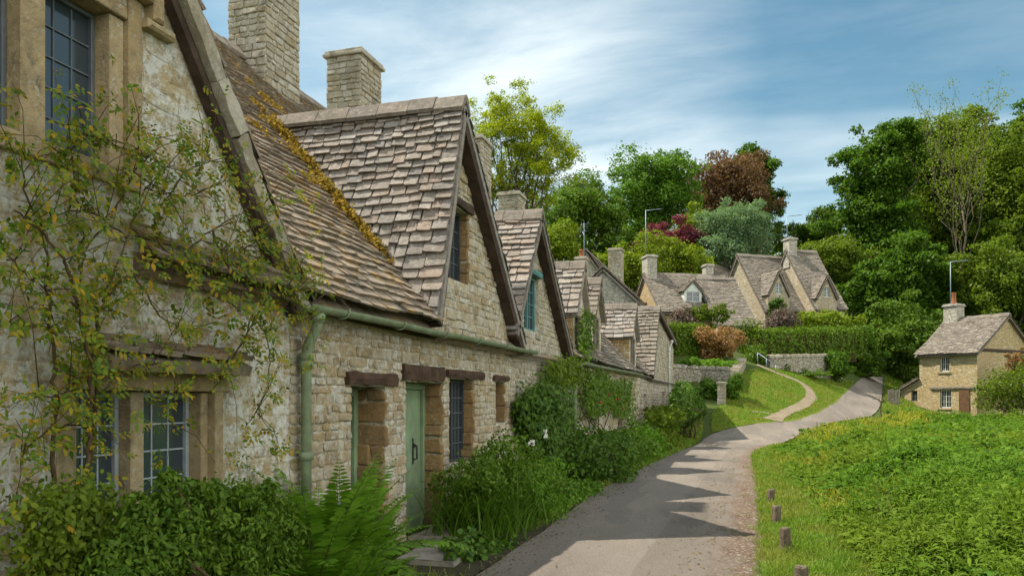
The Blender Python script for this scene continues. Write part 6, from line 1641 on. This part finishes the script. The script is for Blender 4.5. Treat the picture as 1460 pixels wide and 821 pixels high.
CLOUD_LOC = (0.9, 0.2, 0); SKY_TINT = (0.46, 0.60, 0.51); CLOUD = (4.3, 4.65, 4.65); FILLCLOUD = (11.0, 10.9, 10.4); SKY_STR = 0.15; SUN_STR = 4.2; EXPO = 0.85
# ------------------------------------------------------------------ sky, sun, camera
SUN_EL, SUN_AZ = 57.0, -91.0      # azimuth clockwise from +Y: the sun stands over the back gardens of the terrace
w = bpy.data.worlds.new("World"); scene.world = w; w.use_nodes = True
nt = w.node_tree; nt.nodes.clear(); t = NT(nt)
sky = t.n('ShaderNodeTexSky', sky_type='NISHITA', sun_disc=False, sun_elevation=R(SUN_EL), sun_rotation=R(SUN_AZ), altitude=100, air_density=1.0, dust_density=0.6, ozone_density=2.2)
g = t.n('ShaderNodeTexCoord').outputs['Generated']
sep = t.n('ShaderNodeSeparateXYZ'); t.l(g, sep.inputs[0])
zc = t.math('MAXIMUM', sep.outputs[2], 0.02); zc = t.math('ADD', zc, 0.12)
cx_, cy_ = t.math('DIVIDE', sep.outputs[0], zc), t.math('DIVIDE', sep.outputs[1], zc)
cmb = t.n('ShaderNodeCombineXYZ'); t.l(cx_, cmb.inputs[0]); t.l(cy_, cmb.inputs[1])
mp = t.mapping(cmb.outputs[0], (0.5, 1.25, 1), (0, 0, R(-14)), CLOUD_LOC)
big = t.noise(mp, 0.75, 4, 0.5, 0.12)
wisp = t.noise(t.mapping(cmb.outputs[0], (0.7, 1.7, 1), (0, 0, R(-20)), (3.1, 1.7, 0)), 1.5, 10, 0.6, 0.35)
m1 = t.ramp(big, [(0.50, 0.0), (0.78, 1.0)]); m2 = t.ramp(wisp, [(0.40, 0.0), (0.78, 1.0)])
cl = t.math('ADD', t.math('MULTIPLY', m1, 0.75), t.math('MULTIPLY', t.math('MULTIPLY', m1, m2), 0.55))
cl = t.math('ADD', cl, t.math('MULTIPLY', m2, 0.20))
def toward(v, a, b):
    d = t.n('ShaderNodeVectorMath', operation='DOT_PRODUCT'); t.l(g, d.inputs[0]); d.inputs[1].default_value = tuple(Vector(v).normalized())
    return t.ramp(d.outputs['Value'], [(a, 0.0), (b, 1.0)])
# a bright cirrus bank over the roofs and an unseen cloud field added as fill light behind the viewer, over the meadow side
v0 = P(690, 140, 1.0) - Vector((0, 0, EYE))
cl = t.math('ADD', cl, t.math('MULTIPLY', t.math('MULTIPLY', toward(v0, .945, .998), 0.8), t.math('ADD', t.math('MULTIPLY', m2, .8), .35)))
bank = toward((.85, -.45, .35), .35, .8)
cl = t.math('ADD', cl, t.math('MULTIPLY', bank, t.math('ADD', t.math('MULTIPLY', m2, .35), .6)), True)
skyc = t.mix(1.0, sky.outputs[0], SKY_TINT, 'MULTIPLY')
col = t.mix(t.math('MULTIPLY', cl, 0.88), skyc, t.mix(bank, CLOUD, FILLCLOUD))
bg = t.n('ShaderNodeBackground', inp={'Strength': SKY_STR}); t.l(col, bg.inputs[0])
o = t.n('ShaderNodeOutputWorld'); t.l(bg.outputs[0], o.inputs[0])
sd = bpy.data.lights.new('sun', 'SUN'); sd.energy = SUN_STR; sd.angle = R(0.6); sd.color = (1.0, 0.93, 0.82)
so = bpy.data.objects.new('sun', sd); COL.objects.link(so)
el, az = R(SUN_EL), R(SUN_AZ)
to_sun = Vector((math.sin(az)*math.cos(el), math.cos(az)*math.cos(el), math.sin(el)))
so.rotation_euler = to_sun.to_track_quat('Z', 'Y').to_euler(); so.location = (-30, 0, 60)
cam = bpy.data.cameras.new('camera'); cam.sensor_width = 36; cam.lens = 36*F/1460; cam.shift_y = (HY - 410.5)/1460; cam.clip_end = 2000; cam.clip_start = .05
co = bpy.data.objects.new('camera', cam); COL.objects.link(co); co.location = (0, 0, EYE); co.rotation_euler = (R(90), 0, TH)
scene.camera = co
vs = scene.view_settings; vs.view_transform = 'Standard'; vs.look = 'None'; vs.exposure = EXPO; vs.gamma = 1; vs.use_curve_mapping = False
scene.cycles.use_denoising = True; scene.cycles.max_bounces = 6; scene.cycles.diffuse_bounces = 4; scene.cycles.transparent_max_bounces = 8
